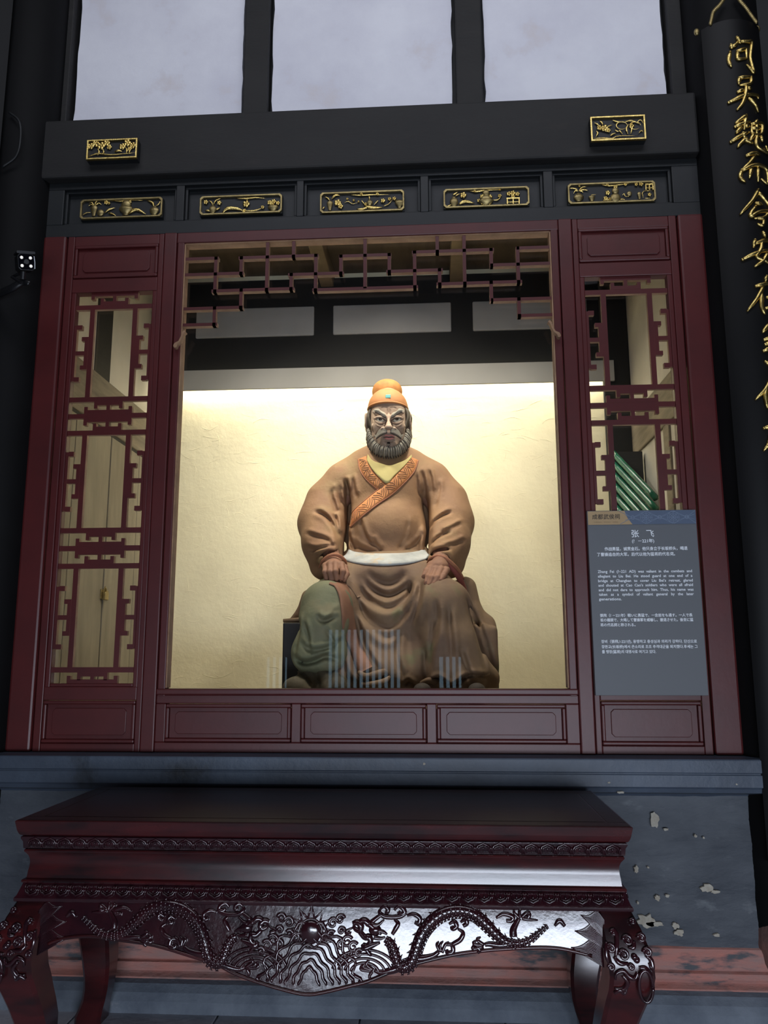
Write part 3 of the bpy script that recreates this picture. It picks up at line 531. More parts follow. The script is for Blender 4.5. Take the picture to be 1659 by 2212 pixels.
# ================================================================ couplet board on the right column
AX, AY, AR = 1.86, .03, .222
cb = empty('couplet_board', 'curved black couplet board with large gilt characters on the right column', 'board', (AX, AY-AR, .62))
vs_ = []; nA = 20
for z in (.62, 4.60):
    for rad in (AR, AR-.022):
        for i in range(nA+1):
            a = math.radians(-40+80*i/nA); vs_.append((AX+rad*math.sin(a), AY-rad*math.cos(a), z+(.012*math.cos(a*2.2) if z > 4 else 0)))
n = nA+1; fs_ = [(i, i+1, 2*n+i+1, 2*n+i) for i in range(nA)]+[(n+i+1, n+i, 3*n+i, 3*n+i+1) for i in range(nA)]+[(i+1, i, n+i, n+i+1) for i in range(nA)]+[(2*n+i, 2*n+i+1, 3*n+i+1, 3*n+i) for i in range(nA)]+[(0, 2*n, 3*n, n), (nA, n+nA, 3*n+nA, 2*n+nA)]
mb = MB(); mb.add(vs_, fs_); mb.build('board', mat('board_lacquer', (14, 14, 15), .5, (10, 10, 11), 3, spec=.2), cb, smooth='auto')
CH = [[[(1.8679,4.5039),(1.8754,4.4887),(1.8829,4.4677)],[(1.8369,4.4643),(1.8377,4.4407)],[(1.8411,4.4523),(1.8598,4.4642),(1.8688,4.4814)],[(1.8288,4.4236),(1.8192,4.3772),(1.8301,4.3404)],[(1.889,4.4803),(1.9196,4.4821),(1.9422,4.4791),(1.9279,4.3947),(1.9407,4.3153),(1.9228,4.3308),(1.9034,4.354)],[(1.8645,4.4263),(1.8853,4.4322),(1.9084,4.4368),(1.907,4.3871)],[(1.8644,4.4246),(1.8624,4.3983),(1.865,4.3806),(1.9072,4.3888)]],[[(1.8606,4.2772),(1.8886,4.2815),(1.9216,4.2844)],[(1.8622,4.2788),(1.8553,4.2415)],[(1.9231,4.2843),(1.9137,4.2489),(1.86,4.2367)],[(1.8497,4.2014),(1.8679,4.2092),(1.8781,4.2115)],[(1.8992,4.2248),(1.9197,4.2174)],[(1.8042,4.1509),(1.8446,4.1672),(1.8809,4.1826),(1.9465,4.1896),(1.9511,4.1721)],[(1.8929,4.2396),(1.8834,4.1825),(1.8619,4.1319),(1.8357,4.1035)],[(1.902,4.1643),(1.9298,4.1371),(1.9451,4.0981)]],[[(1.8782,4.0729),(1.8507,4.0526),(1.8232,4.0324)],[(1.8779,4.0684),(1.8622,3.9954)],[(1.8229,4.0154),(1.8589,4.0295),(1.897,4.039)],[(1.8482,4.0074),(1.8335,3.9911),(1.8226,3.9792)],[(1.8677,4.0149),(1.8924,4.0132)],[(1.7981,3.9386),(1.8491,3.9678),(1.8861,3.983)],[(1.8574,3.9787),(1.8624,3.9474)],[(1.8685,3.9488),(1.846,3.9285),(1.8233,3.9037)],[(1.8581,3.9437),(1.8761,3.9327),(1.8991,3.9227)],[(1.9326,4.0487),(1.9197,4.0311)],[(1.9035,4.0274),(1.9589,4.0361),(1.9466,3.9773),(1.9019,3.9754),(1.9035,4.0274)],[(1.9016,4.0037),(1.9517,4.0081)],[(1.9288,4.0318),(1.9244,3.9783)],[(1.9093,3.9751),(1.8864,3.9367)],[(1.928,3.9742),(1.9166,3.9308),(1.9281,3.9023),(1.9813,3.8886),(1.9696,3.9256)],[(1.9482,3.9659),(1.9529,3.9393)]],[[(1.8643,3.8576),(1.9009,3.8711),(1.9324,3.864)],[(1.902,3.8542),(1.8771,3.8208),(1.8347,3.7827)],[(1.8347,3.7827),(1.8257,3.7426),(1.8483,3.7179)],[(1.8368,3.7781),(1.8958,3.8077),(1.9542,3.7996),(1.9652,3.767),(1.9597,3.7187),(1.9246,3.7384)],[(1.8823,3.7928),(1.8665,3.737)],[(1.9155,3.7958),(1.9084,3.7198)]],[[(1.9049,3.677),(1.8738,3.6251),(1.8095,3.553)],[(1.9039,3.6649),(1.9397,3.6252),(1.9751,3.5828)],[(1.8895,3.6081),(1.9192,3.6009)],[(1.8841,3.5892),(1.8611,3.5575),(1.8596,3.5385),(1.8955,3.5615),(1.9424,3.5695),(1.9279,3.5413),(1.8732,3.5271)],[(1.8929,3.5291),(1.9198,3.5253),(1.9103,3.4932),(1.8848,3.5012)]],[[(1.911,3.4578),(1.9215,3.4323)],[(1.8675,3.4175),(1.8557,3.3779)],[(1.866,3.3998),(1.9151,3.4158),(1.9657,3.4206),(1.9505,3.3894)],[(1.8053,3.3242),(1.8594,3.3483),(1.9109,3.3648),(1.9714,3.3704)],[(1.901,3.4163),(1.8924,3.3721),(1.868,3.3314),(1.9066,3.3135),(1.9399,3.293)],[(1.924,3.3543),(1.8964,3.3111),(1.853,3.2817)]],[[(1.9076,3.2348),(1.8978,3.2067)],[(1.8537,3.1852),(1.8969,3.1958),(1.9674,3.2066)],[(1.8885,3.1851),(1.851,3.1211),(1.8048,3.064)],[(1.8755,3.1529),(1.8712,3.0771),(1.8843,3.0433)],[(1.9013,3.1292),(1.9463,3.1343)],[(1.9264,3.1621),(1.9191,3.0756)],[(1.8919,3.0754),(1.9541,3.081)]],[[(1.9003,2.9982),(1.8786,2.9747),(1.8631,2.9538)],[(1.8702,2.9205),(1.9147,2.9363)],[(1.8722,2.8976),(1.9227,2.9148)],[(1.8623,2.866),(1.8903,2.8785),(1.926,2.8961)],[(1.8652,2.8131),(1.8883,2.7967),(1.9124,2.7934)],[(1.907,2.9899),(1.9034,2.8887),(1.8917,2.7913)]],[[(1.8938,2.7467),(1.8544,2.6823),(1.8057,2.6331)],[(1.8599,2.69),(1.8512,2.6434),(1.857,2.5967),(1.8772,2.6066)],[(1.878,2.674),(1.9221,2.6792)],[(1.8952,2.7048),(1.8849,2.6116)]],[[(1.8334,2.4985),(1.864,2.5065),(1.9026,2.5083)],[(1.8686,2.5039),(1.8478,2.4278),(1.8218,2.3917)],[(1.8603,2.4632),(1.8943,2.4676),(1.8839,2.4017)]]]
for ch in CH:
    mb = MB()
    for s_ in ch:
        pts = smooth_path([(x, z, 0) for x, z in s_], 4) if len(s_) > 2 else [(s_[0][0]*(1-u)+s_[1][0]*u, s_[0][1]*(1-u)+s_[1][1]*u, 0) for u in (0, .3, .6, 1)]
        W = [(x, AY-math.sqrt(max(1e-4, (AR+.004)**2-min(abs(x-AX), AR*.98)**2)), z) for x, z, _ in pts]
        mb.tube(W, [.0085, .0115, .0095, .009, .0045], 8)
        mb.ball(W[0], .0085, 8, 6)
    mb.build('gilt_character', 'gold', cb, smooth=True)
for pts in [[(1.7566,-0.17,4.6112),(1.7636,-0.17,4.6378),(1.7769,-0.17,4.6791),(1.8078,-0.17,4.7134),(1.8366,-0.17,4.754)],[(1.9792,-0.17,4.6072),(1.9592,-0.17,4.6443),(1.9349,-0.17,4.6937),(1.9075,-0.17,4.7376),(1.8945,-0.17,4.7687)]]:
    mb = MB(); P = smooth_path(pts, 6)
    for i in range(len(P)-1): mb.ball(P[i], (.009, .007, .012), 8, 6)
    mb.tube(P, .004, 6); mb.build('hanging_chain', 'gold_dull', cb, smooth=True)
for x in (1.70, 2.0): MB().ball((x, -.13, 4.60), (.014, .012, .02), 10, 8).build('hook', 'gold_dull', cb, smooth=True)
# left couplet board, only its right edge reaches the picture
lbd = MB(); vs_ = []
for z in (3.95, 5.6):
    for rad in (AR, AR-.022):
        for i in range(nA+1): a = math.radians(-40+80*i/nA); vs_.append((-2.03+rad*math.sin(a), AY-.03-rad*math.cos(a), z))
lbd.add(vs_, fs_); tag(lbd.build('hanging_board', mat('soot_black', (12, 12, 13), .8), smooth='auto'), 'edge of a black hanging board on the left column, cut by the frame', 'board')
tag(MB().tube(smooth_path([(-1.86, -.16, 4.3), (-1.80, -.165, 4.24), (-1.785, -.165, 4.14), (-1.80, -.165, 4.04), (-1.87, -.165, 3.98)], 6), .006, 8).build('cable_loop', 'black', smooth=True), 'thin black cable looping on the left column above the camera', 'cable')
# ================================================================ security camera
sc_ = empty('security_camera', 'small black security camera with four white lamps beside the left post', 'camera', (-1.75, -.3, 3.24))
M['camblack'] = mat('camera_black', (24, 24, 26), .35); M['led'] = mat('frosted_lamp', (245, 242, 235), .4, emit=.55); M['lens'] = mat('lens_glass', (12, 12, 18), .05, coat=1)
ctr = Vector((-1.605, -.335, 3.357)); fwd = Vector((.56, -.78, -.32)).normalized(); rt = fwd.cross(Vector((0, 0, 1))).normalized()*-1; rt = Vector((0, 0, 1)).cross(fwd).normalized()*1; upv = fwd.cross(rt)*-1
if upv.z < 0: upv = -upv
rt = Matrix.Rotation(math.radians(10), 3, fwd) @ rt; upv = Matrix.Rotation(math.radians(10), 3, fwd) @ upv
if rt.x < 0: rt = -rt
def cp(a, b, c): return tuple(ctr+rt*a+upv*b+fwd*c)
def rbox(hw, hh, c0, c1, q=.01):
    pr = [(-hw+q, -hh), (hw-q, -hh), (hw, -hh+q), (hw, hh-q), (hw-q, hh), (-hw+q, hh), (-hw, hh-q), (-hw, -hh+q)]
    k = MB(); k.add([cp(a, b, c0) for a, b in pr]+[cp(a, b, c1) for a, b in pr], [tuple(range(8)), tuple(range(15, 7, -1))]+[(i, 8+i, 8+(i+1) % 8, (i+1) % 8) for i in range(8)]); return k
rbox(.037, .04, -.13, 0).build('housing', 'camblack', sc_, bevel=.003)
rbox(.041, .006, -.12, .014, .003).build('sun_shield', 'camblack', sc_).location = upv*.043
rbox(.034, .036, 0, .004).build('front_plate', 'lens', sc_)
for a, b in ((-.02, .019), (.019, .019), (-.02, -.019), (.019, -.019)): MB().ball(cp(a, b-.0, .005), .0075, 10, 8).build('lamp', 'led', sc_, smooth=True)
mb = MB(); mb.tube([cp(0, 0, .003), cp(0, 0, .012)], [.013, .011], 16); mb.build('lens', 'camblack', sc_)
MB().tube([cp(.036, -.03, .003), cp(.0375, .0, .006), cp(.036, .028, .003)], .0018, 6).build('bright_edge', 'white', sc_)
MB().tube([(-1.625, -.32, 3.315), (-1.63, -.31, 3.28)], .012, 10).build('swivel', 'camblack', sc_)
MB().tube(smooth_path([(-1.60, -.3, 3.262), (-1.64, -.29, 3.275), (-1.7, -.28, 3.25), (-1.8, -.22, 3.25), (-1.88, -.13, 3.26)], 5), [.012, .02, .022, .02], 10, flat=.6).build('bracket_arm', 'camblack', sc_, smooth=True)
MB().tube([(-1.64, -.3, 3.268), (-1.7, -.28, 3.31), (-1.66, -.29, 3.32)], .009, 8).build('brace', 'camblack', sc_)
# ================================================================ carved altar table
TX0, TX1, TY0, TY1 = -1.158, .990, -.91, -.19; TC = (TX0+TX1)/2
tb_ = empty('altar_table', 'long dark red lacquered altar table with carved dragon apron below the window', 'table', (TC, -.55, 0))
def hoop(prof, name, m, smooth='auto'):
    k = MB(); n = len(prof); vs = []
    for i, z in prof: vs += [(TX0+i, TY0+i, z), (TX1-i, TY0+i, z), (TX1-i, TY1-i, z), (TX0+i, TY1-i, z)]
    fs = [(4*j+q, 4*j+(q+1) % 4, 4*j+4+(q+1) % 4, 4*j+4+q) for j in range(n-1) for q in range(4)]+[(0, 3, 2, 1), tuple(4*(n-1)+q for q in range(4))]
    k.add(vs, fs); return k.build(name, m, tb_, smooth=smooth)
hoop([(.03, .866), (.016, .867), (.012, .871), (.008, .879), (.005, .888), (-.001, .917), (.003, .92)], 'top_frame', 'lacquer', False)
MB().box(TX0+.075, TX1-.075, TY0+.07, TY1-.07, .915, .9215).build('top_panel', 'tabletop', tb_, bevel=.001)
for a, b, c, d in ((TX0+.006, TX1-.006, TY0+.005, TY0+.066), (TX0+.006, TX1-.006, TY1-.066, TY1-.005), (TX0+.006, TX0+.071, TY0+.068, TY1-.068), (TX1-.071, TX1-.006, TY0+.068, TY1-.068)):
    MB().box(a, b, c, d, .912, .9212).build('top_board', 'tabletop', tb_, bevel=.0015)
hoop([(.032, .818), (.024, .822), (.022, .845), (.016, .856), (.016, .862), (.026, .868)], 'upper_moulding', 'carved')
hoop([(.036, .806), (.028, .808), (.026, .813), (.028, .818), (.036, .82)], 'bead', 'lacquer')
hoop([(.026, .716), (.032, .718), (.037, .721), (.0395, .744), (.0415, .755), (.043, .77), (.0415, .785), (.037, .797), (.029, .808)], 'cove_frieze', 'lacquer')
hoop([(.034, .705), (.026, .707), (.024, .712), (.026, .717), (.036, .72)], 'bead', 'lacquer')
hoop([(.012, .648), (.009, .652), (.009, .660), (.016, .668), (.030, .706)], 'lower_moulding', 'carved')
# petal rows
def petal(up):
    k = MB(); w_ = .0225; h = .015
    U = [(-w_, h), (-w_*1.02, 0), (-w_*.8, -h*.7), (-w_*.35, -h*.95), (0, -h*1.25), (w_*.35, -h*.95), (w_*.8, -h*.7), (w_*1.02, 0), (w_, h)]
    U2 = [(x*.72, z*.62+.001) for x, z in U]
    s = -1 if up else 1
    k.tube([(x, -.004, s*z) for x, z in U], .003, 5); k.tube([(x, -.003, s*z) for x, z in U2], .0016, 5)
    k.tube([(0, -.002, s*h*.3), (0, -.004, -s*h*.3)], [.001, .004], 5)
    for i in range(7):
        x = -w_*.7+w_*1.4*i/6; k.tube([(x, -.002, s*h*1.05), (x*.85, -.0045, s*h*.55)], .0011, 4)
    k.tube([(w_*1.22, -.002, s*h), (w_*1.22, -.004, 0), (w_*1.1, -.002, -s*h*.9)], .0026, 5)
    return k
np_ = 38
for up, z, inset, tilt in ((True, .8405, .021, math.radians(6)), (False, .687, .021, math.radians(-22))):
    first = None
    for i in range(np_):
        if first is None: first = petal(up).build('lotus_petal', 'carved', tb_, smooth=True); o = first
        else: o = first.copy(); C.objects.link(o); o.parent = tb_
        o.location = (TX0+.04+(TX1-TX0-.08)*(i+.5)/np_, TY0+inset-.001, z); o.rotation_euler = (tilt, 0, 0)
    for sx in (0, 1):
        for i in range(11):
            o = first.copy(); C.objects.link(o); o.parent = tb_
            o.location = ((TX0+inset-.001) if sx == 0 else (TX1-inset+.001), TY0+.06+.6*(i+.5)/11, z); o.rotation_euler = (tilt, 0, -pi/2 if sx == 0 else pi/2)
# apron
def ay(z): q = (.65-z); return -.898-.15*q-.003*math.sin(min(1, q/.3)*pi)
OUT = [(-1.0046,0.5168),(-0.973,0.5291),(-0.9347,0.5371),(-0.8575,0.5429),(-0.7556,0.5331),(-0.6333,0.5194),(-0.4953,0.4875),(-0.4157,0.4675),(-0.3536,0.4417),(-0.2733,0.4178),(-0.192,0.3984),(-0.1113,0.3846),(-0.0513,0.3916),(0.0484,0.4148),(0.0975,0.4271),(0.1833,0.4598),(0.2675,0.4841),(0.3942,0.5119),(0.5219,0.5271),(0.6473,0.5351),(0.7134,0.535),(0.7641,0.5289),(0.8336,0.5149),(0.8702,0.5031)]
OUT = [q for q in OUT if -1.03 < q[0] < .86]
OUT = [(-1.034, OUT[0][1])]+OUT+[(.866, OUT[-1][1])]
ox = [p[0] for p in OUT]; oz = [p[1] for p in OUT]
NX = 160; NZ = 14; k = MB(); vs_ = []
for y_off in (0, .035):
    for i in range(NX+1):
        x = -1.034+1.90*i/NX; zl = float(np.interp(x, ox, oz))
        for j in range(NZ+1): z = .652+(zl-.652)*j/NZ; vs_.append((x, ay(z)+y_off, z))
S = (NX+1)*(NZ+1); fs_ = []
for i in range(NX):
    for j in range(NZ):
        a = i*(NZ+1)+j; fs_ += [(a, a+1, a+NZ+2, a+NZ+1), (S+a, S+a+NZ+1, S+a+NZ+2, S+a+1)]
    a = i*(NZ+1)+NZ; fs_.append((a, S+a, S+a+NZ+1, a+NZ+1))
k.add(vs_, fs_); k.build('apron', 'carved', tb_, smooth='auto')
k = MB(); k.tube([(x, ay(z)-.001, z+.004) for x, z, _ in smooth_path([(a, b, 0) for a, b in OUT[1:-1]], 4)], .006, 6); k.build('apron_lip', 'lacquer', tb_, smooth=True)
for x in (TX0+.05, TX1-.085): MB().box(x, x+.035, TY0+.1, TY1-.1, .5, .65).build('side_apron', 'carved', tb_, bevel=.004)
MB().box(TX0+.1, TX1-.1, TY1-.05, TY1-.02, .52, .65).build('back_apron', 'carved', tb_, bevel=.004)
# cabriole legs
LZ = [.655, .60, .55, .50, .46, .42, .38, .34, .30, .25, .2, .15, .1, .06, .03, 0]
LO = [.972, 1.0, 1.018, 1.03, 1.032, 1.025, 1.01, .995, .981, .966, .957, .956, .966, .985, 1.0, 1.002]
LI = [.862, .866, .872, .884, .886, .882, .873, .866, .858, .85, .85, .855, .868, .882, .89, .892]
for mx in (0, 1):
    for my in (0, 1):
        k = MB(); path = []
        for z, a, b in zip(LZ, LO, LI):
            if mx: a, b = 2*TC-a, 2*TC-b
            oy = abs(LO[LZ.index(z)]-.99); sgn = 1 if LO[LZ.index(z)] > .99 else -1
            yf = -.905-sgn*oy; yb = yf+abs(a-b)
            if my: yf, yb = -1.10-yf, -1.10-yb
            x0, x1 = min(a, b), max(a, b); y0, y1 = min(yf, yb), max(yf, yb); c = .012
            path += [(x0+c, y0, z), (x1-c, y0, z), (x1, y0+c, z), (x1, y1-c, z), (x1-c, y1, z), (x0+c, y1, z), (x0, y1-c, z), (x0, y0+c, z)]
        n = len(LZ); fs_ = [(8*j+q, 8*j+8+q, 8*j+8+(q+1) % 8, 8*j+(q+1) % 8) for j in range(n-1) for q in range(8)]+[tuple(range(8)), tuple(8*(n-1)+7-q for q in range(8))]
        k.add(path, fs_); k.build('leg', 'lacquer', tb_, smooth='auto')
# relief helpers: points given in apron coordinates (x, z), laid on the sloping apron face
def on(pts, lift=0.0): return [(p[0], ay(p[1])-lift, p[1]) for p in pts]
def mirror(pts): return [(2*PC-p[0],)+tuple(p[1:]) for p in pts]
PC = -0.1
DR = {'body': [[(0.153,0.5558),(0.1723,0.5422),(0.185,0.5148),(0.1934,0.4874),(0.209,0.4728),(0.2338,0.4803),(0.251,0.5082),(0.262,0.54),(0.2794,0.5759),(0.3075,0.6082),(0.342,0.6308),(0.3806,0.6422),(0.419,0.642),(0.4571,0.6307),(0.4904,0.6054),(0.5193,0.5783),(0.5524,0.5552),(0.5943,0.5501),(0.6325,0.5606),(0.6669,0.5848),(0.6948,0.6038)]],'legs': [[(0.2573,0.4985),(0.285,0.501),(0.3148,0.5094),(0.3319,0.5216)],[(0.1997,0.4718),(0.1741,0.4634),(0.14,0.4569),(0.1165,0.4642)],[(0.5775,0.5498),(0.5353,0.5431),(0.5016,0.5464),(0.4847,0.5441)],[(0.5802,0.5695),(0.5808,0.5892),(0.592,0.6092),(0.603,0.6252)]],'claw': [[(0.3362,0.5236),(0.3258,0.5412),(0.3324,0.5523)],[(0.3404,0.5217),(0.3365,0.5414),(0.3473,0.5534)],[(0.3425,0.5198),(0.3534,0.5417),(0.3663,0.5518)],[(0.1144,0.4642),(0.0908,0.4814),(0.1037,0.4955)],[(0.1122,0.4641),(0.0802,0.4733),(0.0908,0.4873)],[(0.1101,0.4621),(0.0738,0.4653),(0.0759,0.4811)],[(0.1101,0.4602),(0.1016,0.4463),(0.108,0.4346)],[(0.4826,0.5441),(0.4597,0.5594),(0.4726,0.5675)],[(0.4804,0.5421),(0.4468,0.5474),(0.4597,0.5594)],[(0.4804,0.5401),(0.4443,0.5316),(0.451,0.5474)],[(0.603,0.6252),(0.5866,0.6408),(0.5869,0.6508)],[(0.6052,0.6272),(0.6037,0.6451),(0.6102,0.6523)],[(0.6094,0.6273),(0.6268,0.6415),(0.6396,0.6457)],[(0.6115,0.6253),(0.6303,0.6217),(0.6639,0.6203)]],'head': [[(0.0432,0.5997),(0.0583,0.604),(0.0713,0.5922),(0.067,0.5801),(0.0519,0.5838),(0.0454,0.5957)],[(0.0583,0.5999),(0.0799,0.6103),(0.0993,0.5987),(0.1187,0.585),(0.1402,0.5695)],[(0.067,0.5761),(0.0843,0.5605),(0.0993,0.5608),(0.1036,0.5469),(0.0929,0.5368),(0.0779,0.5405)],[(0.0779,0.5405),(0.0865,0.5287),(0.1101,0.5371),(0.1358,0.5455)],[(0.0993,0.5987),(0.1273,0.5971),(0.1489,0.6135)],[(0.1058,0.6048),(0.136,0.6253),(0.1489,0.6215)],[(0.1187,0.581),(0.1445,0.5775),(0.1595,0.5698)],[(0.1144,0.561),(0.1359,0.5574),(0.153,0.5617)],[(0.0886,0.5268),(0.1037,0.5093),(0.108,0.5133)],[(0.0842,0.6004),(0.0928,0.6045),(0.0907,0.5925)],[(0.0369,0.5676),(0.0195,0.5753),(0.0432,0.5877)]],'cloud': [[(0.136,0.6454),(0.149,0.6536),(0.1619,0.6458),(0.1597,0.6357),(0.1511,0.6376)],[(0.1834,0.6421),(0.1964,0.6544),(0.2136,0.6466),(0.2178,0.6347),(0.2049,0.6305),(0.1963,0.6383)],[(0.136,0.6454),(0.1338,0.6333),(0.1532,0.6216),(0.2005,0.6224),(0.2242,0.6348)],[(0.1833,0.6141),(0.1961,0.6023),(0.1875,0.5862),(0.1767,0.5701)],[(0.2263,0.6268),(0.2478,0.6312),(0.2692,0.6196),(0.2647,0.6035),(0.2519,0.6073)],[(0.3672,0.6033),(0.3844,0.6116),(0.3926,0.5978),(0.3797,0.5896),(0.3756,0.5975)],[(0.4056,0.6099),(0.4228,0.6182),(0.4268,0.6063),(0.4139,0.5982)],[(0.3967,0.5899),(0.4135,0.5783),(0.4046,0.5584),(0.3832,0.5462),(0.3747,0.5421)],[(0.3492,0.5416),(0.3747,0.5421),(0.3786,0.5225),(0.3616,0.5182),(0.3575,0.528)],[(0.5248,0.6239),(0.5505,0.6362),(0.5799,0.6288),(0.5753,0.6168),(0.5584,0.6165)],[(0.4442,0.5276),(0.4592,0.5358),(0.4674,0.5281),(0.4589,0.522)],[(0.6182,0.6374),(0.6351,0.6376),(0.6304,0.6257),(0.62,0.6275)],[(0.7179,0.6035),(0.7353,0.6195),(0.7514,0.604)]]}
def dragon(flip):
    F = mirror if flip else (lambda p: p)
    r = bpy.data.objects.new('dragon_relief', None); C.objects.link(r); r.parent = tb_
    body = [(p[0], p[1], 0) for p in DR['body'][0]]; body = smooth_path(body, 8); body = F(body)
    n = len(body); rad = list(np.interp(np.linspace(0, 1, n), [0, .08, .2, .45, .7, .85, 1], [.012, .015, .018, .021, .019, .012, .004]))
    k = MB(); k.tube(on(body), rad, 10, flat=.75); k.build('body', 'carved', r, smooth=True)
    sk = MB(); acc = 0; row = 0
    sp = MB()
    for i in range(1, n-1):
        a, b = body[i-1], body[i+1]; d = np.array([b[0]-a[0], b[1]-a[1]]); L_ = np.hypot(*d); d /= L_; nn = np.array([-d[1], d[0]])
        acc += L_/2
        if acc > .0105:
            acc = 0; row += 1
            for q in ((-1.5, -.5, .5, 1.5) if row % 2 else (-1, 0, 1)):
                off = q*rad[i]*.5; x, z = body[i][0]+nn[0]*off, body[i][1]+nn[1]*off
                ht = rad[i]*.75*math.sqrt(max(.05, 1-(off/rad[i])**2))
                sk.ball((x, ay(z)-ht, z), (.0052, .003, .0052), 6, 4)
            for sd in (1, -1):
                off = sd*rad[i]*1.02; x, z = body[i][0]+nn[0]*off, body[i][1]+nn[1]*off
                up_side = (nn[1]*sd > 0) or (abs(nn[1]) < .5)
                hgt = .008 if up_side and sd == (1 if not flip else -1) else .003
                tip = (x+nn[0]*sd*hgt-d[0]*.006, z+nn[1]*sd*hgt-d[1]*.006)
                if row % (2 if hgt > .005 else 1) == 0: sp.tube(on([(x+d[0]*.004, z+d[1]*.004), (x, z), tip], .004), [.004, .0035, .0006], 5)
    q_ = sk.build('scales', 'carved', r, smooth=True); q_['kind'] = 'stuff'; q_ = sp.build('spines', 'carved', r, smooth=True); q_['kind'] = 'stuff'
    for s_ in DR['legs']:
        k = MB(); k.tube(on(smooth_path([(p[0], p[1], 0) for p in F(s_)], 4)), [.013, .012, .009, .007], 8, flat=.8); k.build('leg', 'carved', r, smooth=True)
    for s_ in DR['claw']:
        k = MB(); k.tube(on(smooth_path([(p[0], p[1], 0) for p in F(s_)], 4), .004), [.006, .0055, .005, .002], 7); k.build('claw', 'carved', r, smooth=True)
    k = MB()
    for j, s_ in enumerate(DR['head']):
        k.tube(on(smooth_path([(p[0], p[1], 0) for p in F(s_)], 5), .004), [.008, .011, .009, .004] if j < 4 else [.008, .006, .003], 8)
    hc = F([DR['head'][1][2]])[0]; k.ball((hc[0], ay(hc[1])-.006, hc[1]), .009, 10, 8)
    c2 = F([DR['head'][6][0]])[0]; k.ball((c2[0], ay(c2[1]), c2[1]), (.022, .014, .018), 12, 8)
    k.build('head', 'carved', r, smooth=True)
    for s_ in DR['cloud']:
        k = MB(); k.tube(on(smooth_path([(p[0], p[1], 0) for p in F(s_)], 5), .002), [.004, .008, .008, .006], 8); k.build('cloud_scroll', 'carved', tb_, smooth=True)
dragon(False); dragon(True)
# pearl with flames, rocky mountain and waves
pz = 0.5679
k = MB(); k.ball((PC, ay(pz)+.002, pz), (.037, .014, .04), 24, 10); k.build('pearl', 'carved', tb_, smooth=True)
k = MB(); k.tube([(PC+.041*math.cos(2*pi*i/28), ay(pz+.044*math.sin(2*pi*i/28))-.003, pz+.044*math.sin(2*pi*i/28)) for i in range(29)], .0035, 6); k.build('pearl_rim', 'carved', tb_, smooth=True)
for a, L_ in ((90, .05), (60, .045), (120, .045), (32, .05), (148, .05), (8, .04), (172, .04), (-20, .035), (200, .035)):
    c, s = math.cos(math.radians(a)), math.sin(math.radians(a)); k = MB()
    k.tube(on([(PC+c*.04-s*.012, pz+s*.042+c*.012), (PC+c*(.04+L_*.5)-s*.004, pz+s*(.042+L_*.5)+c*.004), (PC+c*(.04+L_), pz+s*(.042+L_)), (PC+c*(.04+L_*.5)+s*.006, pz+s*(.042+L_*.5)-c*.006), (PC+c*.04+s*.012, pz+s*.042-c*.012)], .001), [.004, .003, .0015, .003, .004], 6)
    k.build('flame', 'carved', tb_, smooth=True)
for i in range(7):
    u = 1-i/7.5; wdt = .165*u; hgt = .145*u+.012; z0 = .452-.012-.002*i; k = MB(); pts = []
    for j in range(41):
        a = pi*j/40; wob = 1+.05*math.sin(a*(15-i))*(1 if i else 1.6)
        x = PC+wdt*math.cos(a)*wob; z = z0+hgt*math.sin(a)**1.5*wob-.012*abs(math.cos(a))
        zl = float(np.interp(x, ox, oz)); pts.append((x, max(z, zl+.006)))
    k.tube(on(pts, .003), .0052, 6); k.build('mountain_ridge', 'carved', tb_, smooth=True)
for q in (-1, 1):
    for i in range(4):
        k = MB(); r_ = .095-.018*i; cx = PC+q*.185
        pts = [(cx+q*r_*1.15*math.cos(a)*1.0, max(.455+r_*.72*math.sin(a), float(np.interp(cx+q*r_*1.15*math.cos(a), ox, oz))+.006)) for a in np.linspace(.05, pi*.95, 20)]
        k.tube(on(pts, .002), .0045, 6); k.build('wave_ridge', 'carved', tb_, smooth=True)
    for cx, cz, r_ in ((.125, .545, .02), (.145, .53, .018), (.105, .535, .016), (.165, .512, .014), (.07, .565, .014)):
        k = MB(); k.tube(on([(a, c) for a, b, c in spiral(PC+q*cx, cz, r_, 1.3, .5, q)], .002), [.006, .005, .003], 7); k.build('foam_curl', 'carved', tb_, smooth=True)
    for i in range(6):
        k = MB(); k.tube(on([(PC+q*(.155-.012*i), .525-.004*i), (PC+q*(.135-.008*i), .50-.003*i), (PC+q*(.115-.004*i), .475)], .001), .0028, 5); k.build('wave_line', 'carved', tb_, smooth=True)
    for cx, cz, r_ in ((.075, .60, .018), (.10, .612, .016), (.05, .555, .016), (.105, .578, .012)):
        k = MB(); k.tube(on([(a, c) for a, b, c in spiral(PC+q*cx, cz, r_, 1.4, .2, q)], .002), [.006, .005, .003], 7); k.build('cloud_scroll', 'carved', tb_, smooth=True)
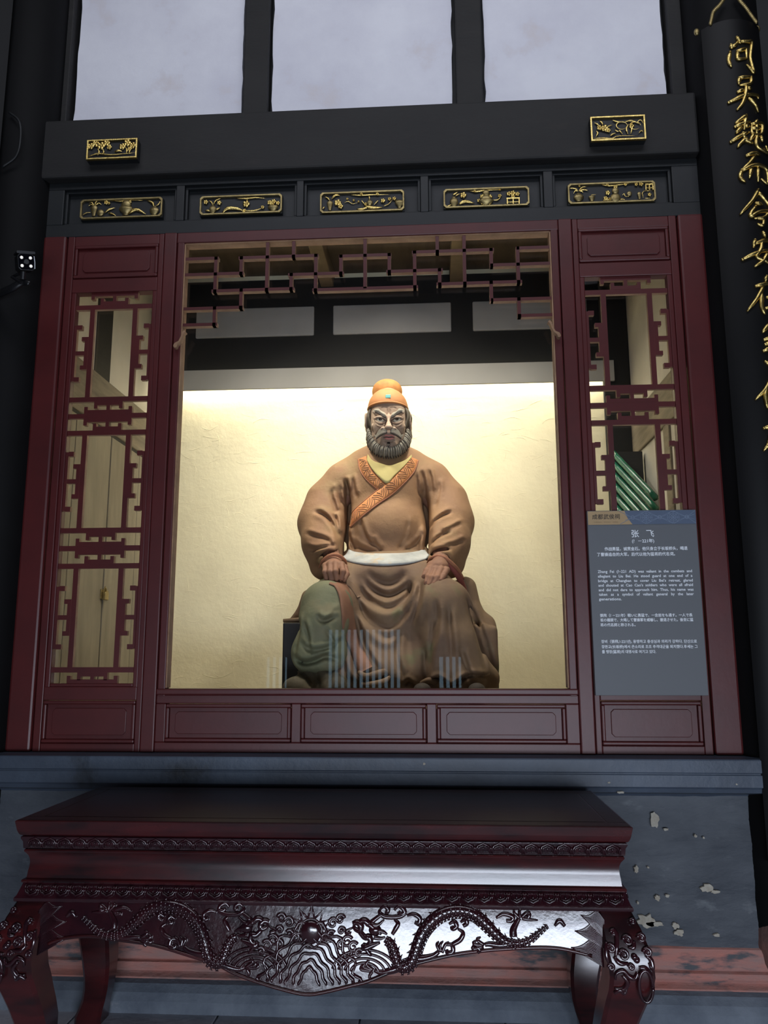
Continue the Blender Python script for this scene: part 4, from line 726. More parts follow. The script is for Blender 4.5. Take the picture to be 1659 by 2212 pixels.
# fur fans next to the legs and carving on the knees
KN = {'fan': [[(0.8861,0.5913),(0.8453,0.6148),(0.8066,0.6362)],[(0.8779,0.5671),(0.8337,0.5663),(0.7835,0.5895)],[(0.8707,0.5146),(0.8226,0.5267),(0.7674,0.541)]],'sp': [[(0.95,0.5706),(0.9662,0.5709)],[(0.933,0.5298),(0.9501,0.5301)],[(0.8941,0.5477),(0.908,0.548)],[(0.8891,0.4955),(0.8998,0.4957)],[(0.9534,0.4968),(0.9621,0.497)],[(0.9953,0.578),(1.0083,0.5782)],[(1.0092,0.539),(1.023,0.5393)],[(0.9737,0.6223),(0.9816,0.6224)],[(0.9071,0.5917),(0.9164,0.5919)]],'hook': [[(0.9053,0.6026),(0.916,0.5853),(0.9119,0.5502),(0.9059,0.524)],[(0.9707,0.5688),(0.9651,0.5513),(0.9489,0.5509)],[(0.9781,0.4951),(0.9987,0.4934),(1.0137,0.4743),(1.0149,0.4571)],[(0.9728,0.4821),(0.9626,0.4646),(0.9444,0.4685),(0.9269,0.4854),(0.9044,0.4772),(0.9002,0.459)],[(0.9217,0.4745),(0.9389,0.4512),(0.9239,0.4294),(0.8964,0.431)],[(0.8957,0.4159),(0.9146,0.4271),(0.9278,0.4166),(0.9381,0.4362)],[(0.8803,0.5671),(0.8762,0.5321),(0.8818,0.5062)],[(1.0032,0.5302),(1.0185,0.5175),(1.0202,0.4916),(1.0111,0.5087)],[(0.9012,0.5239),(0.9188,0.5069),(0.9466,0.5075)]],'ring': [[(0.9945,0.4438)]],'ball': [[(0.9725,0.5175)],[(0.966,0.5252)]]}
def kneey(x, z): return -.905-(float(np.interp(z, LZ[::-1], LO[::-1]))-.99)
for q in (0, 1):
    F = (lambda p: p) if q == 0 else (lambda p: [(2*TC-a[0],)+tuple(a[1:]) for a in p])
    for s_ in KN['fan']:
        s_ = F(s_); k = MB(); A_, B_, D_ = [np.array(p[:2]) for p in s_]; g = (D_-A_)
        for i in range(15):
            u = (i-7)/7; nn = np.array([0, 1.0]); st_ = A_+nn*.045*u*.6; en = D_+nn*.004*u*2+g*(.0-.32*abs(u)); md = (st_+en)/2+nn*(.012+.012*u)
            k.tube([(p[0], ay(p[1])-.002, p[1]) for p in smooth_path([(st_[0], st_[1], 0), (md[0], md[1], 0), (en[0], en[1], 0)], 5)], .0022, 4)
        o = k.build('fur_fan', 'carved', tb_, smooth=True)
    for (a,), in []: pass
    for s_ in KN['sp']:
        (cx, cz), (rx, _) = [p[:2] for p in F(s_)]; r_ = abs(rx-cx); k = MB()
        k.tube([(a, kneey(a, c)-.006, c) for a, b, c in spiral(cx, cz, r_, 1.7, 0, 1 if q else -1)], [.0055, .005, .0035], 7); k.ball((cx, kneey(cx, cz)-.005, cz), .005, 8, 6); k.build('knee_scroll', 'carved', tb_, smooth=True)
    for s_ in KN['hook']:
        k = MB(); k.tube([(a, kneey(a, c)-.006, c) for a, c, _ in smooth_path([(p[0], p[1], 0) for p in F(s_)], 5)], [.005, .008, .007, .003], 8); k.build('knee_carving', 'carved', tb_, smooth=True)
    for s_ in KN['ball']:
        a, c = F(s_)[0][:2]; MB().ball((a, kneey(a, c)-.004, c), .011, 12, 8).build('boss', 'carved', tb_, smooth=True)
    a, c = F(KN['ring'][0])[0][:2]; k = MB()
    k.tube([(a+.022*math.cos(2*pi*i/24), kneey(a, c)-.016, c+.047*math.sin(2*pi*i/24)) for i in range(25)], .0055, 8); k.build('carved_ring', 'carved', tb_, smooth=True)
# ================================================================ seated statue
class Field:
    def __init__(s, lo, hi, h):
        s.h = h; s.ax = [np.arange(lo[i], hi[i]+h, h, dtype=np.float32) for i in range(3)]
        s.F = np.full([len(a) for a in s.ax], .3, np.float32)
    def blk(s, lo, hi):
        sl = []
        for i in range(3):
            a = s.ax[i]; i0 = int(np.clip(np.searchsorted(a, lo[i]), 0, len(a))); i1 = int(np.clip(np.searchsorted(a, hi[i]), 0, len(a))); sl.append(slice(i0, i1))
        X, Y, Z = (s.ax[i][sl[i]] for i in range(3)); return tuple(sl), X[:, None, None], Y[None, :, None], Z[None, None, :]
    def _mix(s, sl, d, k, sub):
        A = s.F[sl]
        if A.size == 0: return
        if sub: d = -d; h = np.maximum(k-np.abs(A-d), 0)/k; s.F[sl] = np.maximum(A, d)+h*h*k*.25
        else: h = np.maximum(k-np.abs(A-d), 0)/k; s.F[sl] = np.minimum(A, d)-h*h*k*.25
    def cap(s, a, b, ra, rb=None, k=.02, sub=False):
        rb = ra if rb is None else rb; m = k+3*s.h; a = np.array(a, float); b = np.array(b, float)
        sl, X, Y, Z = s.blk(np.minimum(a-ra, b-rb)-m, np.maximum(a+ra, b+rb)+m)
        d = b-a; q = float(d@d)+1e-12; h = np.clip(((X-a[0])*d[0]+(Y-a[1])*d[1]+(Z-a[2])*d[2])/q, 0, 1)
        D = np.sqrt((X-a[0]-h*d[0])**2+(Y-a[1]-h*d[1])**2+(Z-a[2]-h*d[2])**2)-(ra+(rb-ra)*h)
        s._mix(sl, D.astype(np.float32), k, sub)
    def chain(s, pts, k=.02, sub=False):      # pts: (x, y, z, r)
        for p, q in zip(pts[:-1], pts[1:]): s.cap(p[:3], q[:3], p[3], q[3], k, sub)
    def ell(s, c, r, k=.02, sub=False, rot=0.0, rx=0.0):
        m = k+3*s.h; R_ = max(r)+m if (rot or rx) else None
        lo = [c[i]-(R_ or r[i]+m) for i in range(3)]; hi = [c[i]+(R_ or r[i]+m) for i in range(3)]
        sl, X, Y, Z = s.blk(lo, hi); x = X-c[0]; y = Y-c[1]; z = Z-c[2]
        if rot: cc, ss = math.cos(rot), math.sin(rot); x, z = cc*x+ss*z, -ss*x+cc*z
        if rx: cc, ss = math.cos(rx), math.sin(rx); y, z = cc*y+ss*z, -ss*y+cc*z
        k0 = np.sqrt((x/r[0])**2+(y/r[1])**2+(z/r[2])**2); k1 = np.sqrt((x/r[0]**2)**2+(y/r[1]**2)**2+(z/r[2]**2)**2)+1e-9
        s._mix(sl, (k0*(k0-1)/k1).astype(np.float32), k, sub)
    def box(s, lo, hi, r=.02, k=.02, sub=False):
        m = k+3*s.h; sl, X, Y, Z = s.blk([v-m for v in lo], [v+m for v in hi]); c = [(a+b)/2 for a, b in zip(lo, hi)]; e = [(b-a)/2-r for a, b in zip(lo, hi)]
        x, y, z = np.abs(X-c[0])-e[0], np.abs(Y-c[1])-e[1], np.abs(Z-c[2])-e[2]
        D = np.sqrt(np.maximum(x, 0)**2+np.maximum(y, 0)**2+np.maximum(z, 0)**2)+np.minimum(np.maximum(x, np.maximum(y, z)), 0)-r
        s._mix(sl, D.astype(np.float32), k, sub)
    def fold(s, path, wdt, amp, y1=1.15, taper=True, y0=-9):
        # carve (amp > 0) or raise (amp < 0) a crease along an x-z path on the side facing the window
        P = np.array(path, float)[:, :2] if len(path[0]) == 2 else np.array(path, float)[:, [0, 2]]
        P = np.array([p[:2] for p in smooth_path([(a, b, 0) for a, b in P], 5)]); m = wdt*2.6
        sl, X, Y, Z = s.blk([P[:, 0].min()-m, y0, P[:, 1].min()-m], [P[:, 0].max()+m, y1, P[:, 1].max()+m])
        x = X[:, 0, :]; z = Z[0]; best = np.full((x.shape[0], z.shape[1]), 9., np.float32); tt = np.zeros_like(best)
        n = len(P)-1
        for i in range(n):
            a, b = P[i], P[i+1]; d = b-a; q = d@d+1e-12; h = np.clip(((x-a[0])*d[0]+(z-a[1])*d[1])/q, 0, 1)
            D = np.sqrt((x-a[0]-h*d[0])**2+(z-a[1]-h*d[1])**2); u = D < best; best = np.where(u, D, best); tt = np.where(u, (i+h)/n, tt)
        g = np.exp(-(best/wdt)**2)*amp
        if taper: g *= np.clip(np.minimum(tt, 1-tt)*5+.05, 0, 1)
        s.F[sl] += g[:, None, :].astype(np.float32)
    def pleat(s, path, wdt, amp, **k):          # a crease with a ridge beside it
        s.fold(path, wdt, amp, **k)
        P = [(p[0], p[1]) if len(p) == 2 else (p[0], p[2]) for p in path]
        s.fold([(a+wdt*1.1, b+wdt*1.3) for a, b in P], wdt*1.1, -amp*.55, **k)
    def mesh(s):
        F = s.F; S = F < 0; nx, ny, nz = F.shape
        acc = np.zeros((nx-1, ny-1, nz-1, 3), np.float32); cnt = np.zeros((nx-1, ny-1, nz-1), np.float32)
        for ax_ in range(3):
            o = [i for i in range(3) if i != ax_]
            sa = [slice(None)]*3; sb = [slice(None)]*3; sa[ax_] = slice(0, -1); sb[ax_] = slice(1, None)
            A, B_ = F[tuple(sa)], F[tuple(sb)]; cr = (A < 0) != (B_ < 0); t = np.where(cr, A/(A-B_+1e-12), 0).astype(np.float32)
            for da in (0, 1):
                for db in (0, 1):
                    q = [slice(None)]*3; q[o[0]] = slice(da, F.shape[o[0]]-1+da); q[o[1]] = slice(db, F.shape[o[1]]-1+db)
                    c = cr[tuple(q)].astype(np.float32); cnt += c; acc[..., ax_] += t[tuple(q)]*c; acc[..., o[0]] += c*da; acc[..., o[1]] += c*db
        act = cnt > 0; idx = np.full(cnt.shape, -1, np.int64); I = np.argwhere(act); idx[act] = np.arange(len(I))
        org = np.array([a[0] for a in s.ax]); V = org+(I+acc[act]/cnt[act][:, None])*s.h
        quads = []
        for ax_ in range(3):
            o = [(ax_+1) % 3, (ax_+2) % 3]; sa = [slice(None)]*3; sb = [slice(None)]*3; sa[ax_] = slice(0, -1); sb[ax_] = slice(1, None)
            for i in o: sa[i] = slice(1, -1); sb[i] = slice(1, -1)
            a, b = S[tuple(sa)], S[tuple(sb)]
            for flip, cr in ((False, a & ~b), (True, ~a & b)):
                E_ = np.argwhere(cr)
                if not len(E_): continue
                E_[:, o[0]] += 1; E_[:, o[1]] += 1
                def g(d0, d1): q = E_.copy(); q[:, o[0]] -= d0; q[:, o[1]] -= d1; return idx[q[:, 0], q[:, 1], q[:, 2]]
                Q = np.stack([g(1, 1), g(0, 1), g(0, 0), g(1, 0)], 1); quads.append(Q[:, ::-1] if flip else Q)
        return V, np.concatenate(quads)
    def build(s, name, m, parent, relax=2):
        V, Q = s.mesh()
        for _ in range(relax):
            A = np.zeros_like(V); c = np.zeros(len(V))
            for i in range(4): np.add.at(A, Q[:, i], V[Q[:, (i+1) % 4]]); np.add.at(A, Q[:, i], V[Q[:, (i-1) % 4]]); np.add.at(c, Q[:, i], 2)
            V = V*.5+A/np.maximum(c, 1)[:, None]*.5
        me = np_mesh(name, V, Q, m); o = bpy.data.objects.new(name, me); C.objects.link(o); o.parent = parent
        s.F = None; return o, V, Q
def np_mesh(name, V, Q, m):
    me = bpy.data.meshes.new(name); me.vertices.add(len(V)); me.vertices.foreach_set('co', V.astype(np.float32).ravel())
    me.loops.add(Q.size); me.loops.foreach_set('vertex_index', Q.astype(np.int32).ravel())
    me.polygons.add(len(Q)); me.polygons.foreach_set('loop_start', np.arange(0, Q.size, 4, dtype=np.int32))
    me.polygons.foreach_set('use_smooth', np.ones(len(Q), bool)); me.materials.append(M[m]); me.update(calc_edges=True); me.validate(); return me
M['robe'] = mat('robe_clay', (152, 118, 84), .75, (134, 100, 74), 4, bump=.5, bs=22, col3=(150, 130, 90), ns3=2.2, thr3=(.52, .72))
M['skirt'] = mat('skirt_clay', (136, 112, 84), .78, (102, 78, 64), 2.2, bump=.35, bs=24, col3=(104, 112, 74), ns3=2.6, thr3=(.6, .74))
M['trouser'] = mat('green_trouser', (118, 120, 92), .75, (98, 102, 80), 4, bump=.35, bs=24, col3=(128, 120, 92), ns3=3, thr3=(.56, .72))
M['hem_dark'] = mat('dark_hem', (92, 84, 66), .8, (72, 66, 54), 5, bump=.3); M['sash'] = mat('sash_rust', (142, 100, 78), .75, (124, 90, 70), 5, bump=.3, bs=30)
M['cuff'] = mat('cuff_orange', (168, 112, 80), .75, (142, 94, 72), 6, bump=.25, bs=30)
M['skin'] = mat('clay_skin', (168, 146, 126), .75, (142, 120, 102), 9, bump=.3, bs=60)
M['skin_dark'] = mat('clay_hand', (150, 108, 84), .7, (126, 90, 72), 12, bump=.3, bs=60)
M['hair'] = mat('grey_hair', (152, 146, 132), .8, (116, 110, 98), 30, bump=.3, bs=120)
M['hair_mid'] = mat('beard_shadow_hair', (92, 84, 74), .85, (70, 62, 54), 30); M['hair_dark'] = mat('dark_hair', (62, 54, 48), .8, (44, 38, 34), 30)
M['hat'] = mat('hat_orange', (180, 124, 76), .75, (166, 112, 68), 8, bump=.12, bs=40)
M['hat_top'] = mat('hat_crown', (178, 122, 62), .75, (146, 94, 48), 22, bump=.3, bs=60)
M['jade'] = mat('turquoise_jade', (120, 186, 180), .35); M['lip'] = mat('lip_pink', (212, 140, 130), .6)
M['eyewhite'] = mat('eye_white', (226, 220, 196), .3, coat=.4); M['iris'] = mat('iris', (52, 36, 26), .2, coat=.5)
M['collar'] = mat('collar_orange', (208, 140, 84), .75, (188, 128, 80), 10, bump=.2, bs=50, col3=(176, 104, 60), ns3=5, thr3=(.5, .7)); M['collarline'] = mat('collar_line', (112, 84, 64), .8)
M['under'] = mat('under_yellow', (200, 186, 122), .75, (184, 166, 104), 6, bump=.15); M['beltw'] = mat('white_belt', (184, 187, 184), .7, (146, 150, 150), 9, bump=.3, bs=40, col3=(190, 170, 140), ns3=8, thr3=(.58, .68))
M['seatblack'] = mat('seat_black', (24, 24, 26), .6)
st = empty('seated_statue', 'painted clay statue of a bearded man in brown robe seated on a black block', 'statue', (.06, 1.1, 1.24))
# ---- robe, upper part
f = Field((-.62, .42, 1.72), (.78, 1.72, 2.92), .0078)
T_ = {'chest': (0.0284,1.28,2.5069),'belly': (0.0301,1.24,2.2581),'hip': (0.0289,1.25,2.0664),'neck': (0.0377,1.34,2.7682),'sL': (-0.1183,1.3,2.677),'sR': (0.1852,1.3,2.6749),'aL': (-0.2326,1.29,2.5867),'aR': (0.302,1.29,2.5844),'bL': (-0.3535,1.27,2.4647),'bR': (0.4106,1.27,2.4537),'eL': (-0.3722,1.22,2.3198),'eR': (0.4253,1.22,2.3157),'fL': (-0.3366,1.1,2.1775),'fR': (0.404,1.1,2.1693),'wL': (-0.2725,0.88,2.0583),'wR': (0.3724,0.88,2.0519),'hL': (-0.3495,1.12,2.0353),'hR': (0.4306,1.12,2.0395)}
f.ell(T_['chest'], (.27, .25, .36), .03); f.ell(T_['belly'], (.275, .29, .26), .05); f.ell(T_['hip'], (.30, .29, .16), .05)
f.chain([T_['neck']+(.10,), T_['sL']+(.115,), T_['aL']+(.135,), T_['bL']+(.125,), T_['eL']+(.148,), T_['fL']+(.135,), T_['wL']+(.075,)], .07)
f.chain([T_['neck']+(.10,), T_['sR']+(.115,), T_['aR']+(.135,), T_['bR']+(.13,), T_['eR']+(.150,), T_['fR']+(.138,), T_['wR']+(.078,)], .07)
f.chain([T_['fL']+(.12,), T_['hL']+(.09,)], .05); f.chain([T_['fR']+(.12,), T_['hR']+(.09,)], .05)
# sleeve mouths
for a, b in [((-0.2539,0.8,2.027),(-0.2777,0.92,2.0631)),((0.3606,0.78,2.0135),(0.3754,0.9,2.0597))]: f.cap(a, b, .055, .05, .012, sub=True)
FO = {'arm': [[(-0.2272,2.5989),(-0.2106,2.4847),(-0.2034,2.3715),(-0.2138,2.2502),(-0.2149,2.1298),(-0.2079,2.047)],[(0.2579,2.5529),(0.2797,2.4396),(0.2939,2.3274),(0.2983,2.2347),(0.2918,2.1427),(0.2979,2.0512)]],'deep': [[(-0.4099,2.3697),(-0.3538,2.3501),(-0.2975,2.2979),(-0.2599,2.2322),(-0.2409,2.167)],[(-0.284,2.3539),(-0.2556,2.2787),(-0.2337,2.1855)],[(0.446,2.3579),(0.3835,2.3262),(0.3373,2.2897),(0.3094,2.2438)],[(0.441,2.2237),(0.3815,2.1922),(0.3448,2.1651),(0.3079,2.1242)],[(0.4362,2.1027),(0.38,2.0942),(0.3436,2.0827),(0.3116,2.0584)],[(-0.2252,2.5845),(-0.2109,2.5415),(-0.2041,2.4845)]],'soft': [[(-0.4544,2.2252),(-0.3798,2.1964),(-0.3055,2.1678),(-0.2497,2.1117)],[(-0.4578,2.1417),(-0.3788,2.1113),(-0.305,2.1169),(-0.2498,2.1302)],[(-0.3967,2.0672),(-0.323,2.0757),(-0.2588,2.0934)],[(-0.2904,2.5428),(-0.3086,2.4862),(-0.2798,2.4008),(-0.2701,2.3537)],[(-0.1739,2.598),(-0.1595,2.5122),(-0.1406,2.4458)],[(-0.2438,2.5611),(-0.2572,2.4854),(-0.2334,2.4189)],[(0.2587,2.6381),(0.2765,2.5715),(0.2893,2.477)],[(0.3051,2.6468),(0.3226,2.5707),(0.3306,2.4763)],[(0.3779,2.5698),(0.3674,2.4758),(0.3386,2.3826)],[(0.5103,2.2875),(0.4275,2.2331),(0.3635,2.2062)],[(0.5172,2.1769),(0.453,2.1318),(0.3803,2.1143)],[(-0.1581,2.1846),(-0.1211,2.138),(-0.0477,2.1078),(-0.002,2.0954)],[(-0.1125,2.3235),(-0.0984,2.2488),(-0.0661,2.1743),(-0.0111,2.1138)],[(0.1866,2.3102),(0.1723,2.2362),(0.1444,2.1627),(0.1167,2.1061)],[(0.273,2.2535),(0.245,2.1892),(0.1898,2.1347),(0.1531,2.1057)],[(-0.186,2.2406),(-0.1765,2.1756),(-0.1394,2.1198)],[(-0.0386,2.1832),(-0.0111,2.1368),(0.0254,2.1015)],[(0.2309,2.6291),(0.2346,2.5343),(0.2569,2.4587)]]}
for p in FO['arm']: f.fold(p, .020, .055, y1=1.3)
for p in FO['deep']: f.fold(p, .012, .034, y1=1.2); f.fold([(a+.012, b+.026) for a, b in p], .018, -.014, y1=1.2); f.fold([(a-.008, b-.026) for a, b in p], .018, -.012, y1=1.2)
for p in FO['soft']: f.fold(p, .012, .018, y1=1.2); f.fold([(a+.010, b+.022) for a, b in p], .015, -.014, y1=1.2)
robe, RV, RQ = f.build('robe', 'robe', st)
# ---- lap, skirt and drapery
f = Field((-.66, .30, 1.235), (.84, 1.75, 2.16), .0085)
S_ = {'lapL': (-0.1354,1.15,1.9212),'lapR': (0.2237,1.15,1.9184),'kR': (0.3818,0.66,1.7479),'kRi': (0.2708,0.72,1.7312),'sR': (0.4211,0.62,1.5502),'sR2': (0.4499,0.6,1.3733),'lap': (0.0537,1.02,1.9283),'mid': (0.091,0.92,1.6081),'midlow': (0.1276,0.8,1.3985),'kL': (-0.2335,0.72,1.7601),'lL': (-0.2208,0.7,1.4769),'lL2': (-0.1638,0.66,1.352),'hemR': (0.5849,0.72,1.3623),'ctr': (0.0489,0.72,1.4256),'ctr2': (0.179,0.66,1.3396)}
f.chain([S_['lapL']+(.17,), S_['kL']+(.12,)], .08); f.chain([S_['lapR']+(.18,), S_['kR']+(.145,), S_['sR']+(.135,), S_['sR2']+(.15,)], .06)
f.chain([S_['kRi']+(.12,), S_['sR']+(.13,), S_['hemR']+(.10,)], .05)
f.ell(S_['lap'], (.31, .24, .16), .08); f.ell(S_['mid'], (.30, .30, .26), .08); f.ell(S_['midlow'], (.33, .26, .20), .07)
f.chain([S_['kL']+(.10,), S_['lL']+(.10,), S_['lL2']+(.13,)], .06); f.chain([S_['ctr']+(.13,), S_['ctr2']+(.12,)], .06)
f.ell((0.0399,1.25,1.8175), (.42, .35, .42), .08)
# cloth spread over the seat on both sides
f.chain([(-0.46,1.25,1.85,0.05),(-0.5196,1.3,1.7213,0.04),(-0.6061,1.32,1.6873,0.018)], .05)
f.chain([(0.5243,1.2,1.8972,0.07),(0.5693,1.2,1.7256,0.06),(0.6476,1.2,1.6743,0.045),(0.6377,1.12,1.4728,0.045),(0.638,1.1,1.3101,0.05)], .05)
f.box((.42, .95, 1.236), (.70, 1.6, 1.66), .03, .05)
SF = {'U': [[(-0.097,1.9571),(-0.0278,1.8704),(0.0667,1.8184),(0.1439,1.852),(0.1958,1.9116)],[(-0.1316,1.9574),(-0.0622,1.8193),(0.0664,1.7504),(0.1607,1.8008),(0.2301,1.9199)],[(-0.1313,1.8884),(-0.062,1.7172),(0.0661,1.6405),(0.16,1.6991),(0.2466,1.8513)],[(-0.0624,1.9741),(-0.0105,1.9219),(0.0669,1.8954),(0.1358,1.9206),(0.1791,1.9719)],[(-0.0964,1.7513),(-0.0192,1.6409),(0.0744,1.5901),(0.1426,1.6318)]],'V': [[(0.1957,1.9073),(0.1865,1.8176),(0.1259,1.6992)],[(0.3256,1.6982),(0.3155,1.5725),(0.2919,1.3656)],[(0.3394,1.7826),(0.3462,1.6561),(0.3276,1.5308)],[(0.4068,1.7484),(0.413,1.6139),(0.4228,1.4478)],[(0.5012,1.8155),(0.5563,1.63),(0.6094,1.3982)],[(0.535,1.8152),(0.5987,1.6465),(0.6754,1.3817)],[(-0.1563,1.7007),(-0.1298,1.5321),(-0.0613,1.3411)],[(-0.1808,1.4988),(-0.1462,1.399),(-0.0951,1.3329)],[(-0.1048,1.7004),(-0.0532,1.5319),(0.04,1.3988)],[(0.2556,1.9025),(0.2459,1.7832),(0.2021,1.6483)],[(0.2771,1.531),(0.2756,1.4068),(0.2917,1.3492)],[(0.134,1.615),(0.1248,1.4898),(0.1577,1.3657)],[(0.462,1.5304),(0.4936,1.4312),(0.5172,1.3655)],[(0.5819,1.6466),(0.5963,1.5466),(0.6511,1.4063)]],'H': [[(-0.0445,1.3411),(0.023,1.3493),(0.0737,1.3822)],[(-0.0614,1.3823),(-0.0107,1.3658),(0.0652,1.3822)],[(0.1574,1.3164),(0.1912,1.3492),(0.2327,1.3082)],[(0.2832,1.3328),(0.3505,1.3656),(0.4166,1.3246),(0.4926,1.3819)],[(0.4166,1.3246),(0.5092,1.3819),(0.6171,1.3736)]]}
for p in SF['U']: f.fold(p, .020, .024, y1=1.3); f.fold([(a, b-.04) for a, b in p], .024, -.016, y1=1.3)
for p in SF['V']: f.fold(p, .014, .022, y1=1.3); f.fold([(a+.028, b) for a, b in p], .018, -.014, y1=1.3)
for p in SF['H']: f.fold(p, .010, .03, y1=1.0); f.fold([(a, b+.022) for a, b in p], .012, -.014, y1=1.0)
skirt, KV, KQ = f.build('skirt', 'skirt', st)
# ---- green trouser leg and boots
f = Field((-.55, .32, 1.235), (-.10, 1.30, 1.96), .0075)
f.chain([(-0.2747,1.0,1.8317,0.13),(-0.2675,0.66,1.7543,0.135),(-0.2739,0.6,1.6651,0.128),(-0.3007,0.585,1.5149,0.128)], .05)
f.cap(*((-0.3434,0.6,1.4976),(-0.2568,0.6,1.4924)), .105, .11, .05)
GF = [[(-0.4283,1.4833),(-0.3781,1.4509),(-0.312,1.4588),(-0.2462,1.4829),(-0.18,1.4586)],[(-0.3881,1.5644),(-0.3293,1.5155),(-0.2301,1.5314),(-0.1643,1.5799)],[(-0.2816,1.7031),(-0.2729,1.6702),(-0.1816,1.6943)],[(-0.3645,1.6624),(-0.3383,1.5724),(-0.329,1.4912)],[(-0.2476,1.6291),(-0.2054,1.5476),(-0.2132,1.4828)],[(-0.3984,1.6955),(-0.4011,1.5971),(-0.4202,1.4914)],[(-0.1903,1.7437),(-0.2314,1.6782),(-0.2729,1.662)]]
for i, p in enumerate(GF): f.fold(p, .012 if i else .016, .020 if i else .05, y1=1.0); f.fold([(a+.01, b+.024) for a, b in p], .014, -.012, y1=1.0)
f.build('trouser_leg', 'trouser', st)
f = Field((-.62, .25, 1.235), (-.10, .95, 1.50), .0075)
f.chain([(-0.3058,0.66,1.4647,0.085),(-0.3059,0.6,1.3418,0.1)], .05); f.chain([(-0.3951,0.62,1.3337,0.07),(-0.3959,0.45,1.3116,0.075)], .05); f.chain([(-0.2706,0.6,1.3541,0.09),(-0.2071,0.5,1.3095,0.08)], .05)
for p in [[(-0.402,1.4037),(-0.3525,1.3719),(-0.3193,1.3244)],[(-0.3205,1.4195),(-0.2955,1.3798),(-0.2786,1.3244)],[(-0.2391,1.4353),(-0.2223,1.3797),(-0.2299,1.3166)],[(-0.4505,1.372),(-0.4017,1.3878),(-0.3524,1.364)]]: f.fold(p, .010, .016, y1=1.0)
f.build('under_hem', 'hem_dark', st)
k = MB()
for a, b in [((0.2461,0.46,1.3302),(0.2637,0.4,1.3141)),((0.5115,0.5,1.3287),(0.5433,0.42,1.3133))]: k.ball(b, (.045, .08, .035), 16, 10)
k.build('boot', 'hair_dark', st, smooth=True)
# ---- body: head, neck, torso core and hands in one mesh
meshes = []
f = Field((-.10, .84, 2.62), (.24, 1.42, 3.22), .0034)
H_ = {'skull': (0.0521,1.16,3.0304),'face': (0.0547,1.11,2.9477),'jaw': (0.055,1.1,2.8475),'chin': (0.0588,1.03,2.7747),'chkL': (-0.0051,1.035,2.8999),'chkR': (0.1257,1.035,2.8971),'fore': (0.0562,1.09,3.0333),'b1': (-0.0206,1.01,2.9829),'b2': (0.0447,0.985,2.944),'c1': (0.1446,1.01,2.9793),'c2': (0.0821,0.985,2.9432),'eyL': (0.0128,0.965,2.9208),'eyR': (0.1175,0.965,2.9186),'n0': (0.0629,0.995,2.9526),'n1': (0.0649,0.955,2.8842),'tip': (0.0657,0.94,2.8651),'wL': (0.0273,0.962,2.8634),'wR': (0.1016,0.962,2.8618),'mz': (0.063,1.01,2.8316),'nk0': (0.0508,1.17,2.8024),'nk1': (0.0434,1.24,2.6973),'earL': (-0.089,1.13,2.9658),'earR': (0.1928,1.13,2.9598),'lobL': (-0.0872,1.18,2.9309),'lobR': (0.1909,1.18,2.9252),'shL': (-0.1973,1.3,2.6069),'shR': (0.272,1.3,2.5993)}
f.ell(H_['skull'], (.115, .15, .155), .02); f.ell(H_['face'], (.114, .115, .145), .03); f.ell((0.0501,1.19,2.9589), (.134, .11, .13), .03); f.ell(H_['jaw'], (.102, .115, .085), .03); f.ell(H_['chin'], (.052, .05, .035), .04)
f.ell(H_['fore'], (.098, .09, .075), .03); f.ell(H_['chkL'], (.042, .042, .034), .03); f.ell(H_['chkR'], (.042, .042, .034), .03)
f.ell(H_['mz'], (.046, .038, .034), .03)
f.cap(H_['nk0'], H_['nk1'], .082, .10, .03); f.ell((0.0444,1.22,2.6467), (.11, .12, .08), .04)
f.ell(H_['eyL'], (.031, .026, .018), .016, sub=True); f.ell(H_['eyR'], (.031, .026, .018), .016, sub=True)
f.cap(H_['b1'], H_['b2'], .014, .017, .012); f.cap(H_['c1'], H_['c2'], .014, .017, .012)
f.chain([H_['n0']+(.012,), H_['n1']+(.017,)], .014); f.ell(H_['tip'], (.025, .024, .018), .010); f.ell(H_['wL'], (.017, .021, .016), .006); f.ell(H_['wR'], (.017, .021, .016), .006)
for q in [(0.0497,0.945,2.8434),(0.081,0.945,2.8427)]: f.ell(q, (.006, .008, .006), .004, sub=True)
for e, lx, y_ in (('earL', -1, 0), ('earR', 1, 0)):
    c = H_[e]; f.ell(c, (.013, .034, .052), .008); f.ell((c[0]+lx*.010, c[1]-.012, c[2]+.004), (.008, .018, .030), .006, sub=True)
f.ell(H_['lobL'], (.012, .02, .03), .01); f.ell(H_['lobR'], (.012, .02, .03), .01)
LIDS = {'up': [[(-0.0259,1.003,2.9389),(-0.0072,0.984,2.9433),(0.0166,0.974,2.9413),(0.0392,0.98,2.9307),(0.0469,0.994,2.9197)],[(0.1504,1.003,2.9352),(0.134,0.984,2.9403),(0.1114,0.974,2.9392),(0.0881,0.98,2.9296),(0.0787,0.994,2.9191)]],'lo': [[(-0.0231,1.004,2.9302),(-0.0046,0.988,2.9116),(0.019,0.979,2.904),(0.0414,0.99,2.9142)],[(0.1474,1.004,2.9265),(0.1307,0.988,2.9088),(0.1081,0.979,2.9021),(0.0846,0.99,2.9133)]],'bag': [[(-0.0234,1.008,2.9194),(-0.0048,0.99,2.8928),(0.0215,0.985,2.8849),(0.0414,0.99,2.8978)],[(0.1472,1.008,2.9158),(0.1305,0.99,2.89),(0.1049,0.985,2.8832),(0.0845,0.99,2.8969)]]}
for kk, r_ in (('up', .0075), ('lo', .006), ('bag', .005)):
    for p in LIDS[kk]:
        P = smooth_path(p, 4)
        for a, b in zip(P[:-1], P[1:]): f.cap(a, b, r_, r_, .005)
